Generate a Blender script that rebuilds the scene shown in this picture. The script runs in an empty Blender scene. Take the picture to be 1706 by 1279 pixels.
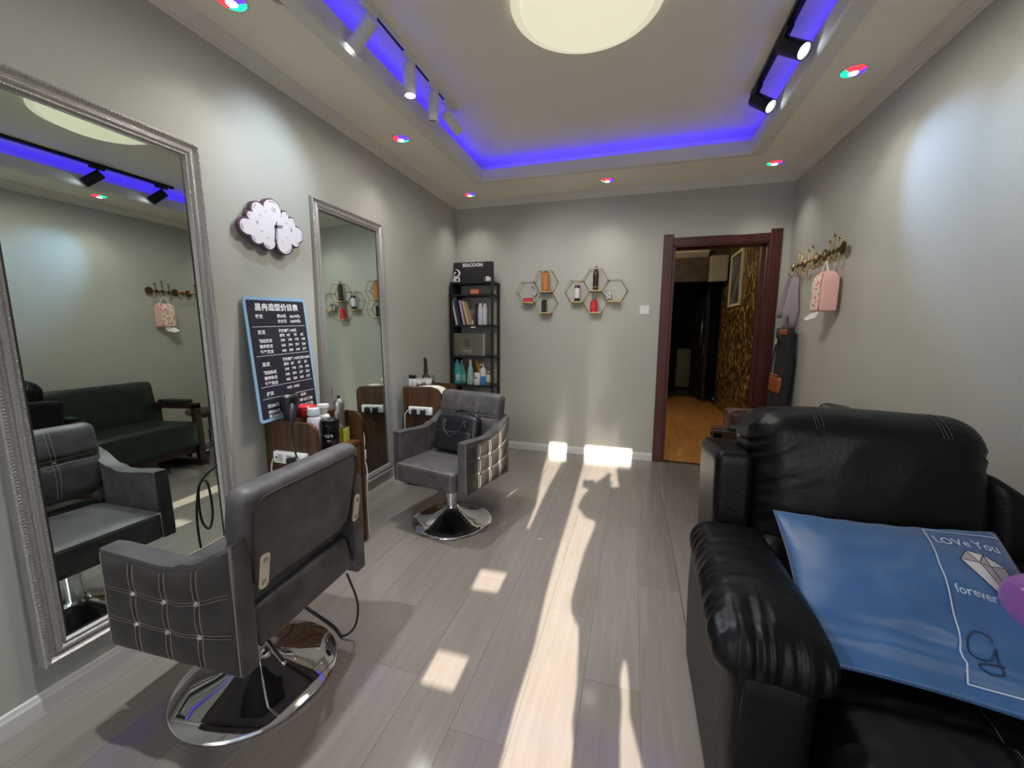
import bpy, bmesh, math, random
from mathutils import Vector, Matrix, noise
random.seed(7)
SC = bpy.context.scene
COL = SC.collection
PI = math.pi

# ------------------------------------------------------------------ camera, world, sun, exposure
CAM_YAW, CAM_PITCH, CAM_ROLL, CAM_F, CAM_H = math.radians(16.62), math.radians(7.80), math.radians(.32), 670.7, 1.25
def make_camera():
    cy, sy = math.cos(CAM_YAW), math.sin(CAM_YAW)
    f = Vector((-sy, cy, 0)); r = Vector((cy, sy, 0)); u = Vector((0, 0, 1))
    cp, sp = math.cos(CAM_PITCH), math.sin(CAM_PITCH)
    f2 = f*cp - u*sp; u2 = u*cp + f*sp
    cr, sr = math.cos(CAM_ROLL), math.sin(CAM_ROLL)
    r3 = r*cr + u2*sr; u3 = u2*cr - r*sr
    cd = bpy.data.cameras.new('camera'); cd.sensor_width = 36; cd.sensor_fit = 'HORIZONTAL'
    cd.lens = CAM_F/1706*36; cd.clip_start = .02
    o = bpy.data.objects.new('camera', cd); COL.objects.link(o)
    m = Matrix.Identity(4)
    for i in range(3):
        m[i][0] = r3[i]; m[i][1] = u3[i]; m[i][2] = -f2[i]
    m[2][3] = CAM_H
    o.matrix_world = m
    SC.camera = o
make_camera()

W = bpy.data.worlds.new('world'); SC.world = W; W.use_nodes = True
bg = W.node_tree.nodes['Background']
bg.inputs[0].default_value = (.62, .78, 1, 1); bg.inputs[1].default_value = 1.2

SUN_M, SUN_T = -.02, .45          # sideways drift and tangent of the elevation of the sunbeams
sl = bpy.data.lights.new('sun', 'SUN'); sl.energy = 19.5; sl.angle = math.radians(.35); sl.color = (1, .93, .82)
so = bpy.data.objects.new('sun', sl); COL.objects.link(so)
so.rotation_euler = Vector((SUN_M, 1, -SUN_T)).to_track_quat('-Z', 'Y').to_euler()
so.location = (0, -6, 5)

SC.view_settings.view_transform = 'Standard'
SC.view_settings.look = 'None'
SC.view_settings.exposure = 0.25
SC.view_settings.gamma = 1
SC.view_settings.use_curve_mapping = False
SC.cycles.use_denoising = True
SC.cycles.max_bounces = 10
SC.cycles.diffuse_bounces = 5
SC.cycles.glossy_bounces = 6
SC.cycles.sample_clamp_indirect = 20
SC.cycles.blur_glossy = .05

XL, XR, YB, YF = -1.79, 1.215, 3.97, -1.2
ZS, ZC = 2.51, 2.66               # soffit and tray ceiling

# ------------------------------------------------------------------ materials
MATS = {}
def lin(c):
    return tuple((x/12.92 if x <= .04045 else ((x+.055)/1.055)**2.4) for x in [v/255 for v in c])
def mat(name, col, rough=.5, metal=0, var=0, vscale=20, bump=0, bscale=200, stretch=(1,1,1), emit=None, estr=0, spec=.5, coat=0, trans=0, col2=None, alpha=1, sheen=0, coords='Object'):
    if name in MATS: return MATS[name]
    m = bpy.data.materials.new(name); m.use_nodes = True
    nt = m.node_tree; b = nt.nodes['Principled BSDF']; L = nt.links.new
    c = lin(col) + (1,)
    b.inputs['Base Color'].default_value = c
    b.inputs['Roughness'].default_value = rough; b.inputs['Metallic'].default_value = metal
    b.inputs['Specular IOR Level'].default_value = spec
    b.inputs['Coat Weight'].default_value = coat
    b.inputs['Transmission Weight'].default_value = trans
    b.inputs['Alpha'].default_value = alpha
    b.inputs['Sheen Weight'].default_value = sheen
    if emit:
        b.inputs['Emission Color'].default_value = lin(emit)+(1,); b.inputs['Emission Strength'].default_value = estr
    if var or bump or col2:
        tc = nt.nodes.new('ShaderNodeTexCoord'); mp = nt.nodes.new('ShaderNodeMapping')
        mp.inputs['Scale'].default_value = stretch; L(tc.outputs[coords], mp.inputs[0])
    if var or col2:
        n = nt.nodes.new('ShaderNodeTexNoise'); n.inputs['Scale'].default_value = vscale; n.inputs['Detail'].default_value = 5
        L(mp.outputs[0], n.inputs['Vector'])
        r = nt.nodes.new('ShaderNodeValToRGB')
        a = lin(tuple(max(0, v*(1-var)) for v in col)); d = lin(col2) if col2 else lin(tuple(min(255, v*(1+var)) for v in col))
        r.color_ramp.elements[0].position = .3; r.color_ramp.elements[1].position = .7
        r.color_ramp.elements[0].color = a+(1,); r.color_ramp.elements[1].color = d+(1,)
        L(n.outputs[0], r.inputs[0]); L(r.outputs[0], b.inputs['Base Color'])
    if bump:
        n2 = nt.nodes.new('ShaderNodeTexNoise'); n2.inputs['Scale'].default_value = bscale; n2.inputs['Detail'].default_value = 3
        L(mp.outputs[0], n2.inputs['Vector'])
        bp = nt.nodes.new('ShaderNodeBump'); bp.inputs['Strength'].default_value = bump; bp.inputs['Distance'].default_value = .002
        L(n2.outputs[0], bp.inputs['Height']); L(bp.outputs[0], b.inputs['Normal'])
    MATS[name] = m
    return m

def wood_mat(name, c1, c2, rough=.35, axis='z', scale=1, spec=.5, bump=.05):
    """grain stretched along an axis of the object"""
    if name in MATS: return MATS[name]
    m = mat(name, c1, rough=rough, spec=spec)
    nt = m.node_tree; b = nt.nodes['Principled BSDF']; L = nt.links.new
    tc = nt.nodes.new('ShaderNodeTexCoord'); mp = nt.nodes.new('ShaderNodeMapping')
    oi = nt.nodes.new('ShaderNodeObjectInfo')
    add = nt.nodes.new('ShaderNodeVectorMath'); add.operation = 'ADD'
    mul = nt.nodes.new('ShaderNodeVectorMath'); mul.operation = 'SCALE'; mul.inputs[0].default_value = (13, 7, 5)
    L(oi.outputs['Random'], mul.inputs['Scale'])
    L(tc.outputs['Object'], add.inputs[0]); L(mul.outputs[0], add.inputs[1]); L(add.outputs[0], mp.inputs[0])
    s = {'x': (1.2, 22, 22), 'y': (22, 1.2, 22), 'z': (22, 22, 1.2)}[axis]
    mp.inputs['Scale'].default_value = tuple(v*scale for v in s)
    n = nt.nodes.new('ShaderNodeTexNoise'); n.inputs['Scale'].default_value = 2.2; n.inputs['Detail'].default_value = 8; n.inputs['Distortion'].default_value = .8
    L(mp.outputs[0], n.inputs['Vector'])
    r = nt.nodes.new('ShaderNodeValToRGB'); r.color_ramp.elements[0].position = .32; r.color_ramp.elements[1].position = .68
    r.color_ramp.elements[0].color = lin(c1)+(1,); r.color_ramp.elements[1].color = lin(c2)+(1,)
    L(n.outputs[0], r.inputs[0])
    hsv = nt.nodes.new('ShaderNodeHueSaturation')
    mr = nt.nodes.new('ShaderNodeMapRange'); mr.inputs[3].default_value = .93; mr.inputs[4].default_value = 1.07
    L(oi.outputs['Random'], mr.inputs[0]); L(mr.outputs[0], hsv.inputs['Value']); L(r.outputs[0], hsv.inputs['Color'])
    L(hsv.outputs[0], b.inputs['Base Color'])
    bp = nt.nodes.new('ShaderNodeBump'); bp.inputs['Strength'].default_value = bump; bp.inputs['Distance'].default_value = .002
    L(n.outputs[0], bp.inputs['Height']); L(bp.outputs[0], b.inputs['Normal'])
    return m

M_WALL = mat('wallpaper', (182, 181, 171), rough=.75, var=.008, vscale=120, bump=.05, bscale=300, stretch=(1, 1, .25), spec=.25)
M_CEIL = mat('ceiling_paint', (246, 239, 222), rough=.9, spec=.2)
M_SOFFIT = mat('soffit_paint', (244, 236, 218), rough=.85, spec=.2)
M_TRIM = mat('plaster_trim', (222, 217, 208), rough=.6, bump=.5, bscale=60)
M_TRAY = mat('tray_trim', (224, 219, 210), rough=.55)
M_BASE = mat('baseboard_paint', (214, 212, 208), rough=.4)
M_FLOOR = wood_mat('floor_plank', (130, 121, 113), (139, 130, 122), rough=.13, axis='y', scale=1, spec=.9, bump=.003); M_FLOOR.node_tree.nodes['Principled BSDF'].inputs['Coat Weight'].default_value = .5; M_FLOOR.node_tree.nodes['Principled BSDF'].inputs['Coat Roughness'].default_value = .12
M_JOINT = mat('floor_joint', (88, 72, 66), rough=.8)
M_HALLFLOOR = wood_mat('hall_plank', (150, 100, 52), (206, 152, 88), rough=.3, axis='y', scale=1)
M_SILVER = mat('silver_frame', (164, 160, 154), rough=.36, metal=.45, var=.14, vscale=240, bump=.35, bscale=420)
M_MIRROR = mat('mirror_glass', (214, 226, 219), rough=0, metal=1)
M_EDGE = mat('mirror_edge', (40, 42, 42), rough=.4)
M_BLUE = mat('led_blue', (30, 10, 255), emit=(38, 8, 255), estr=9.5)
M_WHITE = mat('white_plastic', (232, 231, 228), rough=.35)
M_LAMPW = mat('lamp_white', (226, 222, 212), rough=.35)
M_BLACK = mat('black_plastic', (24, 24, 26), rough=.35)
M_BLACKM = mat('black_metal', (22, 22, 23), rough=.4, metal=.3)
M_CHROME = mat('chrome', (225, 225, 228), rough=.04, metal=1)
M_STEEL = mat('brushed_steel', (190, 190, 190), rough=.25, metal=1)
M_GOLD = mat('brass', (176, 148, 92), rough=.3, metal=1)
M_BRONZE = mat('antique_bronze', (110, 84, 52), rough=.35, metal=.9)
M_GREY = mat('charcoal_leather', (80, 76, 76), rough=.43, var=.16, vscale=14, bump=.25, bscale=420, spec=.4)
M_GREYS = mat('charcoal_leather_shaded', (58, 55, 53), rough=.45, var=.1, vscale=18, bump=.25, bscale=420, spec=.25)  # same leather, the shade on the arm sides darkened into its colour
M_THREAD = mat('grey_thread', (150, 142, 132), rough=.7)
M_CRYSTAL = mat('crystal', (240, 240, 245), rough=.05, metal=.9)
M_LEATHER = mat('black_leather', (9, 8, 10), rough=.42, var=.2, vscale=8, bump=.5, bscale=70, spec=.26)
M_GREEN = mat('dark_green_leather', (24, 36, 29), rough=.42, var=.2, vscale=12, bump=.2, bscale=150)
M_BAG = mat('black_bag_leather', (25, 27, 31), rough=.42, bump=.25, bscale=200)
M_WALNUT = wood_mat('walnut', (52, 33, 20), (92, 62, 38), rough=.4, axis='z')
M_WALNUTH = wood_mat('walnut_board', (60, 38, 20), (108, 70, 38), rough=.35, axis='y')
M_DOOR = wood_mat('door_mahogany', (68, 28, 22), (84, 38, 30), rough=.35, axis='z', bump=.02)
M_DARKWOOD = wood_mat('dark_wood', (40, 24, 18), (66, 40, 28), rough=.4, axis='x')
M_SHELF = mat('shelf_black', (38, 36, 37), rough=.5, var=.1, vscale=30)
M_PILLOW = mat('blue_satin', (44, 84, 130), rough=.42, bump=.15, bscale=300, sheen=.3, col2=(54, 100, 152), vscale=6)
M_PRINTW = mat('print_white', (190, 205, 220), rough=.6)
M_PRINTD = mat('print_dark', (38, 50, 78), rough=.6)
M_SIGNBLUE = mat('board_film', (146, 182, 214), rough=.15)
M_SIGN = mat('board_slate', (52, 50, 60), rough=.12, coat=.5)
M_SIGNT = mat('board_print', (226, 226, 226), rough=.4)
M_GLASS = mat('clear_glass', (235, 240, 240), rough=.02, trans=1)

# ------------------------------------------------------------------ geometry helpers
def obj(name, bm, m, parent=None, smooth=False, angle=None):
    me = bpy.data.meshes.new(name)
    bmesh.ops.recalc_face_normals(bm, faces=bm.faces)
    bm.to_mesh(me); bm.free()
    if isinstance(m, (list, tuple)):
        for x in m: me.materials.append(x)
    else: me.materials.append(m)
    if smooth:
        for p in me.polygons: p.use_smooth = True
        if angle is not None:
            try: me.set_sharp_from_angle(angle=math.radians(angle))
            except Exception: pass
    o = bpy.data.objects.new(name, me); COL.objects.link(o)
    if parent: o.parent = parent
    return o
def tag(o, label, cat, group=None):
    o['label'] = label; o['category'] = cat
    if group: o['group'] = group
    return o
def thing(name, label, cat, loc=(0,0,0), rz=0, group=None):
    o = bpy.data.objects.new(name, None); COL.objects.link(o); o.empty_display_size = .05
    o.location = loc; o.rotation_euler = (0, 0, rz)
    return tag(o, label, cat, group)
def struct(name, bm, m, label=None, smooth=False, parent=None):
    o = obj(name, bm, m, parent, smooth, 40)
    o['kind'] = 'structure'
    if label: o['label'] = label
    return o
def BM(): return bmesh.new()
def box(bm, x0, x1, y0, y1, z0, z1, bev=0, seg=2, M=None):
    r = bmesh.ops.create_cube(bm, size=1)
    vs = r['verts']
    for v in vs:
        v.co = Vector(((x0+x1)/2 + v.co.x*(x1-x0), (y0+y1)/2 + v.co.y*(y1-y0), (z0+z1)/2 + v.co.z*(z1-z0)))
    if bev:
        es = list({e for v in vs for e in v.link_edges})
        r2 = bmesh.ops.bevel(bm, geom=es, offset=bev, segments=seg, affect='EDGES', profile=.5)
        vs = r2['verts']
    if M is not None:
        bmesh.ops.transform(bm, matrix=M, verts=list(set(vs)))
    return vs
def bx(*a, **k):
    bm = BM(); box(bm, *a, **k); return bm
def cyl(bm, p0, p1, r0, r1=None, n=16, cap=True):
    r1 = r0 if r1 is None else r1
    p0, p1 = Vector(p0), Vector(p1); d = (p1-p0)
    q = d.to_track_quat('Z', 'Y').to_matrix()
    A = []; B = []
    for i in range(n):
        a = 2*PI*i/n; c = Vector((math.cos(a), math.sin(a), 0))
        A.append(bm.verts.new(p0 + q @ (c*r0))); B.append(bm.verts.new(p1 + q @ (c*r1)))
    for i in range(n):
        bm.faces.new((A[i], A[(i+1)%n], B[(i+1)%n], B[i]))
    if cap:
        bm.faces.new(A[::-1]); bm.faces.new(B)
def lathe(bm, prof, c=(0,0,0), n=28, M=None):
    """prof: list of (r, z)"""
    c = Vector(c); rings = []
    for r, z in prof:
        if r < 1e-5:
            rings.append([bm.verts.new(c+Vector((0,0,z)))])
        else:
            rings.append([bm.verts.new(c+Vector((r*math.cos(2*PI*i/n), r*math.sin(2*PI*i/n), z))) for i in range(n)])
    for a, b in zip(rings, rings[1:]):
        if len(a) == 1 and len(b) == 1: continue
        for i in range(n):
            j = (i+1) % n
            if len(a) == 1: bm.faces.new((a[0], b[j], b[i]))
            elif len(b) == 1: bm.faces.new((a[i], a[j], b[0]))
            else: bm.faces.new((a[i], a[j], b[j], b[i]))
    if M is not None:
        bmesh.ops.transform(bm, matrix=M, verts=[v for r in rings for v in r])
def spline(pts, per=6, closed=False):
    P = [Vector(p) for p in pts]; n = len(P); out = []
    rng = n if closed else n-1
    for i in range(rng):
        if closed: p0, p1, p2, p3 = P[(i-1)%n], P[i], P[(i+1)%n], P[(i+2)%n]
        else: p0, p1, p2, p3 = P[max(i-1,0)], P[i], P[i+1], P[min(i+2,n-1)]
        for k in range(per):
            t = k/per
            out.append(.5*((2*p1)+(-p0+p2)*t+(2*p0-5*p1+4*p2-p3)*t*t+(-p0+3*p1-3*p2+p3)*t**3))
    if not closed: out.append(P[-1])
    return out
def tube(bm, pts, r, n=6, closed=False, cap=True):
    P = [Vector(p) for p in pts]; N = len(P)
    rings = []; up = None
    for i in range(N):
        if closed: t = P[(i+1)%N]-P[(i-1)%N]
        else: t = P[min(i+1,N-1)]-P[max(i-1,0)]
        if t.length < 1e-9: t = Vector((0,0,1))
        t.normalize()
        if up is None:
            up = Vector((0,0,1)) if abs(t.z) < .9 else Vector((1,0,0))
        s = t.cross(up)
        if s.length < 1e-6: s = t.cross(Vector((1,.3,0)))
        s.normalize(); up = s.cross(t); up.normalize()
        rr = r[i] if isinstance(r, (list, tuple)) else r
        rings.append([bm.verts.new(P[i] + (s*math.cos(2*PI*k/n)+up*math.sin(2*PI*k/n))*rr) for k in range(n)])
    for i in range(N if closed else N-1):
        a, b = rings[i], rings[(i+1)%N]
        for k in range(n): bm.faces.new((a[k], a[(k+1)%n], b[(k+1)%n], b[k]))
    if cap and not closed:
        bm.faces.new(rings[0][::-1]); bm.faces.new(rings[-1])
def prism(bm, poly, f0, f1):
    """poly: list of 2d; f0, f1 map 2d to the two end faces"""
    A = [bm.verts.new(f0(*p)) for p in poly]; B = [bm.verts.new(f1(*p)) for p in poly]
    n = len(poly)
    for i in range(n): bm.faces.new((A[i], A[(i+1)%n], B[(i+1)%n], B[i]))
    bm.faces.new(A[::-1]); bm.faces.new(B)
def rrect(w, h, r, n=5, corners=(1,1,1,1)):
    """rounded rectangle, centred; corners: br, tr, tl, bl"""
    out = []
    for k, (cx, cy, a0) in enumerate(((w/2, -h/2, -90), (w/2, h/2, 0), (-w/2, h/2, 90), (-w/2, -h/2, 180))):
        sx, sy = (1 if cx > 0 else -1), (1 if cy > 0 else -1)
        if not corners[k]: out.append((cx, cy)); continue
        for i in range(n+1):
            a = math.radians(a0+90*i/n)
            out.append((cx-sx*r+r*math.cos(a), cy-sy*r+r*math.sin(a)))
    return out
def softbox(sx, sy, sz, r, n=10, fn=None, M=None, bm=None):
    """rounded box with a grid on each side; fn(Vector) -> Vector warps it"""
    bm = bm or BM()
    hx, hy, hz = sx/2, sy/2, sz/2
    cache = {}
    r = min(r, hx, hy, hz)
    def put(p):
        key = (round(p[0],5), round(p[1],5), round(p[2],5))
        if key in cache: return cache[key]
        q = Vector(p); inn = Vector((max(-hx+r, min(hx-r, q.x)), max(-hy+r, min(hy-r, q.y)), max(-hz+r, min(hz-r, q.z))))
        d = q-inn
        if d.length > 1e-9: q = inn + d.normalized()*r
        if fn: q = fn(q)
        if M is not None: q = M @ q
        v = bm.verts.new(q); cache[key] = v
        return v
    def grid(f):
        g = [[put(f(2*i/n-1, 2*j/n-1)) for j in range(n+1)] for i in range(n+1)]
        for i in range(n):
            for j in range(n):
                vs = [g[i][j], g[i+1][j], g[i+1][j+1], g[i][j+1]]
                if len(set(vs)) == 4:
                    try: bm.faces.new(vs)
                    except ValueError: pass
    grid(lambda a, b: (a*hx, b*hy, hz)); grid(lambda a, b: (a*hx, b*hy, -hz))
    grid(lambda a, b: (a*hx, hy, b*hz)); grid(lambda a, b: (a*hx, -hy, b*hz))
    grid(lambda a, b: (hx, a*hy, b*hz)); grid(lambda a, b: (-hx, a*hy, b*hz))
    return bm
def text_verts(body, size, align='LEFT', bold=0, xs=1):
    c = bpy.data.curves.new('t', 'FONT'); c.body = body; c.size = size; c.align_x = align; c.offset = bold; c.resolution_u = 2
    o = bpy.data.objects.new('t', c)
    me = bpy.data.meshes.new_from_object(o)
    V = [(v.co.x*xs, v.co.y) for v in me.vertices]; F = [tuple(p.vertices) for p in me.polygons]
    bpy.data.objects.remove(o); bpy.data.curves.remove(c); bpy.data.meshes.remove(me)
    return V, F
def put_text(bm, body, size, fn, align='LEFT', bold=0, xs=1):
    V, F = text_verts(body, size, align, bold, xs)
    vs = [bm.verts.new(fn(*p)) for p in V]
    for f in F:
        try: bm.faces.new([vs[i] for i in f])
        except ValueError: pass
def quad_line(bm, p0, p1, w, fn):
    """flat stroke between two 2d points"""
    d = Vector((p1[0]-p0[0], p1[1]-p0[1])); n = Vector((-d.y, d.x)).normalized()*w/2
    vs = [bm.verts.new(fn(*q)) for q in ((p0[0]+n.x, p0[1]+n.y), (p0[0]-n.x, p0[1]-n.y), (p1[0]-n.x, p1[1]-n.y), (p1[0]+n.x, p1[1]+n.y))]
    bm.faces.new(vs)
def copy_tree(o, parent=None):
    c = o.copy(); COL.objects.link(c); c.parent = parent
    for ch in list(o.children): copy_tree(ch, c)
    return c

# ================================================================== THE SETTING
# floor: joint layer with laid planks
fl = struct('floor', bx(XL-.1, XR+.1, YF-.3, YB+.03, -.06, -.011), M_JOINT, 'grey-brown wood-look plank floor')
PW = .193; x = .27-PW*11; ci = 0
pm_cache = {}
while x < XR:
    x0, x1 = max(x, XL-.02), min(x+PW, XR+.02)
    off = [0, .62, .31, .93, .47, .15, .78][ci % 7]
    y = -1.45 + off - 1.2
    while y < YB:
        y0, y1 = max(y, YF-.2), min(y+1.22, YB+.012)
        if y1-y0 > .05:
            key = (round(x1-x0, 3), round(y1-y0, 3))
            g = .0003 if abs(x1-.27) > .01 else .0018
            key = key+(g,)
            if key not in pm_cache:
                w, l = x1-x0, y1-y0
                o = obj('plank', bx(-w/2+.0003, w/2-g, -l/2+.0003, l/2-.0003, -.011, 0, bev=.0005, seg=1), M_FLOOR, fl)
                pm_cache[key] = o.data
            else:
                o = bpy.data.objects.new('plank', pm_cache[key]); COL.objects.link(o); o.parent = fl
            o.location = ((x0+x1)/2, (y0+y1)/2, 0)
        y += 1.22
    x += PW; ci += 1

struct('wall_left', bx(XL-.15, XL, YF-.2, YB+.15, -.05, 2.9), M_WALL, 'plain pale grey-green papered wall with the mirrors')
struct('wall_right', bx(XR, XR+.12, YF-.2, YB+.0, -.05, 2.9), M_WALL, 'plain pale grey-green papered wall with the coat rack')
DX0, DX1, DZ = .325, 1.05, 1.985
bm = BM()
box(bm, XL-.1, DX0, YB, YB+.15, -.05, 2.9); box(bm, DX1, XR+.6, YB, YB+.15, -.05, 2.9); box(bm, DX0, DX1, YB, YB+.15, DZ, 2.9)
struct('wall_back', bm, M_WALL, 'plain pale grey-green papered wall with the doorway')

# ceiling tray: soffit ring, cove and raised ceiling
TX0, TX1, TY0, TY1 = -1.275, .735, -.75, 3.38
bm = BM()
for (a, b, c, d) in ((XL-.1, TX0, YF-.2, YB+.1), (TX1, XR+.1, YF-.2, YB+.1), (TX0, TX1, TY1, YB+.1), (TX0, TX1, YF-.2, TY0)):
    box(bm, a, b, c, d, ZS, ZS+.03)
struct('ceiling_1', bm, M_SOFFIT, 'dropped white soffit running round the ceiling')
struct('ceiling', bx(XL-.1, XR+.1, YF-.2, YB+.1, ZC, ZC+.05), M_CEIL, 'raised white tray ceiling above the blue cove')
bm = BM()
cx = .16
for (a, b, c, d) in ((TX0-cx-.02, TX0-cx, TY0-cx, TY1+cx), (TX1+cx, TX1+cx+.02, TY0-cx, TY1+cx), (TX0-cx, TX1+cx, TY1+cx, TY1+cx+.02), (TX0-cx, TX1+cx, TY0-cx-.02, TY0-cx)):
    box(bm, a, b, c, d, ZS+.03, ZC)
struct('trim_1', bm, M_SOFFIT, 'upright back of the lighting cove')

def ring_profile(name, prof, x0, x1, y0, y1, m, label):
    """sweep a profile (inset d, z) round a rectangle; +d goes inwards"""
    bm = BM(); rows = []
    for d, z in prof:
        rows.append([bm.verts.new((a, b, z)) for a, b in ((x0+d, y0+d), (x1-d, y0+d), (x1-d, y1-d), (x0+d, y1-d))])
    n = len(rows)
    for i in range(n):
        A, B = rows[i], rows[(i+1)%n]
        for k in range(4): bm.faces.new((A[k], A[(k+1)%4], B[(k+1)%4], B[k]))
    return struct(name, bm, m, label)
ring_profile('trim_2', [(0, 2.452), (.006, 2.452), (.010, 2.462), (.018, 2.464), (.022, 2.472), (.048, 2.494), (.052, 2.500), (.060, 2.502), (.064, 2.511), (0, 2.511)], XL, XR, YF, YB, M_TRIM, 'relief crown moulding between walls and soffit')
# moulding round the tray opening (profile hangs below the soffit)
ring_profile('trim_3', [(-.105, 2.511), (-.105, 2.503), (-.095, 2.499), (-.085, 2.499), (-.078, 2.490), (-.035, 2.490), (-.028, 2.482), (-.012, 2.482), (-.004, 2.490), (0, 2.496), (.004, 2.57), (-.006, 2.57), (-.01, 2.511)], TX0, TX1, TY0, TY1, M_TRAY, 'stepped white moulding round the ceiling tray')
for nm, a, b, c, d in (('side', TX0-.110, TX0-.095, TY0, TY1), ('other', TX1+.095, TX1+.110, TY0, TY1), ('end', TX0, TX1, TY1+.095, TY1+.110), ('front', TX0, TX1, TY0-.110, TY0-.095)):
    o = obj('led_strip', bx(a, b, c, d, ZS+.03, ZS+.040), M_BLUE)
    tag(o, {'side': 'blue light strip in the cove along the left wall', 'other': 'blue light strip in the cove along the right wall', 'end': 'blue light strip in the cove over the doorway wall', 'front': 'blue light strip in the cove behind the camera'}[nm], 'light strip', 'blue cove light strips')

# baseboards
def baseboard(name, p0, p1, nrm, label):
    p0, p1, nrm = Vector(p0), Vector(p1), Vector(nrm)
    prof = [(0, 0), (.014, 0), (.014, .052), (.010, .060), (.007, .070), (.0, .074)]
    bm = BM()
    prism(bm, prof, lambda d, z: p0+nrm*d+Vector((0,0,z)), lambda d, z: p1+nrm*d+Vector((0,0,z)))
    return struct(name, bm, M_BASE, label)
baseboard('baseboard_left', (XL, YF, 0), (XL, YB, 0), (1,0,0), 'white baseboard under the mirrors')
baseboard('baseboard_back', (XL, YB, 0), (.25, YB, 0), (0,-1,0), 'white baseboard of the doorway wall')
baseboard('baseboard_right', (XR, YF, 0), (XR, YB, 0), (-1,0,0), 'white baseboard behind the sofa')

# front: unseen screen added behind the camera, gaps cut to shape the sunbeams
SUNP = dict(
 s1=[(-.735,3.5),(-.776,3.95),(-.776,4.18),(-.608,4.18),(-.608,3.973),(-.594,3.443),(-.598,2.978),(-.589,2.68),(-.577,2.33),(-.592,2.33),(-.615,2.7),(-.66,3.0)],
 c=[(-.855,2.72),(-.855,3.40),(-.788,3.95),(-.788,3.2)],
 s2=[(-.414,4.18),(-.414,4.0),(-.389,3.541),(-.363,2.629),(-.358,2.258),(-.351,1.949),(-.341,1.691),(-.322,1.427),(-.323,1.151),(-.314,.946),(-.30,.55),(-.11,.55),(-.115,1.007),(-.121,1.079),(-.134,1.136),(-.138,1.289),(-.154,1.452),(-.168,1.561),(-.214,1.654),(-.225,1.733),(-.221,1.909),(-.215,2.149),(-.182,2.503),(-.191,2.553),(-.258,2.586),(-.327,2.741),(-.314,2.921),(-.285,3.076),(-.337,3.111),(-.347,3.274),(-.263,3.3),(-.248,3.234),(-.177,3.431),(-.161,3.515),(-.129,3.493),(-.135,3.312),(-.109,3.292),(-.122,3.179),(-.057,3.199),(-.089,3.537),(-.089,3.812),(.027,3.867),(.027,4.18)],
 s3=[(.02,1.445),(.01,1.356),(.019,1.255),(.016,1.148),(.019,1.048),(.02,.6),(.16,.6),(.08,1.066),(.057,1.16),(.042,1.219),(.04,1.329),(.03,1.432)],
 a=[(-.713,1.833),(-.571,1.838),(-.568,1.678),(-.699,1.671)],
 b=[(-.678,1.282),(-.55,1.283),(-.547,1.133),(-.672,1.133)])
M_SCREEN = bpy.data.materials.new('sun_screen_film'); M_SCREEN.use_nodes = True  # translucent screen material, added to spread soft daylight into the room
nt = M_SCREEN.node_tree; nt.nodes.clear()
out = nt.nodes.new('ShaderNodeOutputMaterial'); mx = nt.nodes.new('ShaderNodeMixShader'); mx.inputs[0].default_value = .5
df = nt.nodes.new('ShaderNodeBsdfDiffuse'); df.inputs[0].default_value = (.5, .5, .5, 1)
tl = nt.nodes.new('ShaderNodeBsdfTranslucent'); tl.inputs[0].default_value = (.11, .125, .14, 1)
rf = nt.nodes.new('ShaderNodeBsdfRefraction'); rf.inputs['Color'].default_value = (.09, .095, .10, 1); rf.inputs['Roughness'].default_value = .75; rf.inputs['IOR'].default_value = 1.3
m2 = nt.nodes.new('ShaderNodeAddShader'); nt.links.new(tl.outputs[0], m2.inputs[0]); nt.links.new(rf.outputs[0], m2.inputs[1])
nt.links.new(df.outputs[0], mx.inputs[1]); nt.links.new(m2.outputs[0], mx.inputs[2]); nt.links.new(mx.outputs[0], out.inputs[0])
bm = BM()
def loop(pts):
    vs = [bm.verts.new((p[0], YF, p[1])) for p in pts]
    return [bm.edges.new((vs[i], vs[(i+1)%len(vs)])) for i in range(len(vs))]
es = loop([(XL, .0), (XR, .0), (XR, 2.52), (XL, 2.52)])
for P in SUNP.values():
    es += loop([(px - SUN_M*(py-YF), (py-YF)*SUN_T) for px, py in P])
bmesh.ops.triangle_fill(bm, use_beauty=True, use_dissolve=False, edges=es)
struct('sun_screen', bm, M_SCREEN, 'unseen added screen behind the camera with gaps shaping the sunbeams')
struct('wall_front', bx(XL-.1, XR+.1, YF-.06, YF-.01, 2.50, 2.9), M_WALL, 'wall strip above the added sun screen')

# doorway casing
def part_box(name, parent, m, *a, **k): return obj(name, bx(*a, **k), m, parent)
dr = thing('door_1', 'dark red-brown wooden door frame around the open doorway', 'door frame'); dr['kind'] = 'structure'
del dr['category']
part_box('casing', dr, M_DOOR, .222, .305, YB-.022, YB, 0, 2.085, bev=.004)
part_box('casing', dr, M_DOOR, 1.06, 1.145, YB-.022, YB, 0, 2.085, bev=.004)
part_box('head_casing', dr, M_DOOR, .305, 1.06, YB-.018, YB, 1.985, 2.055, bev=.004)
part_box('jamb', dr, M_DOOR, .300, .328, YB-.01, YB+.16, 0, 2.0)
part_box('jamb', dr, M_DOOR, 1.045, 1.072, YB-.01, YB+.16, 0, 2.0)
part_box('jamb', dr, M_DOOR, .31, 1.06, YB-.01, YB+.16, 1.975, 2.0)
part_box('door_stop', dr, M_DOOR, 1.02, 1.045, YB+.06, YB+.10, 0, 1.975)
part_box('threshold', dr, M_DARKWOOD, .325, 1.05, YB+.0, YB+.05, -.02, .002)
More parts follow.
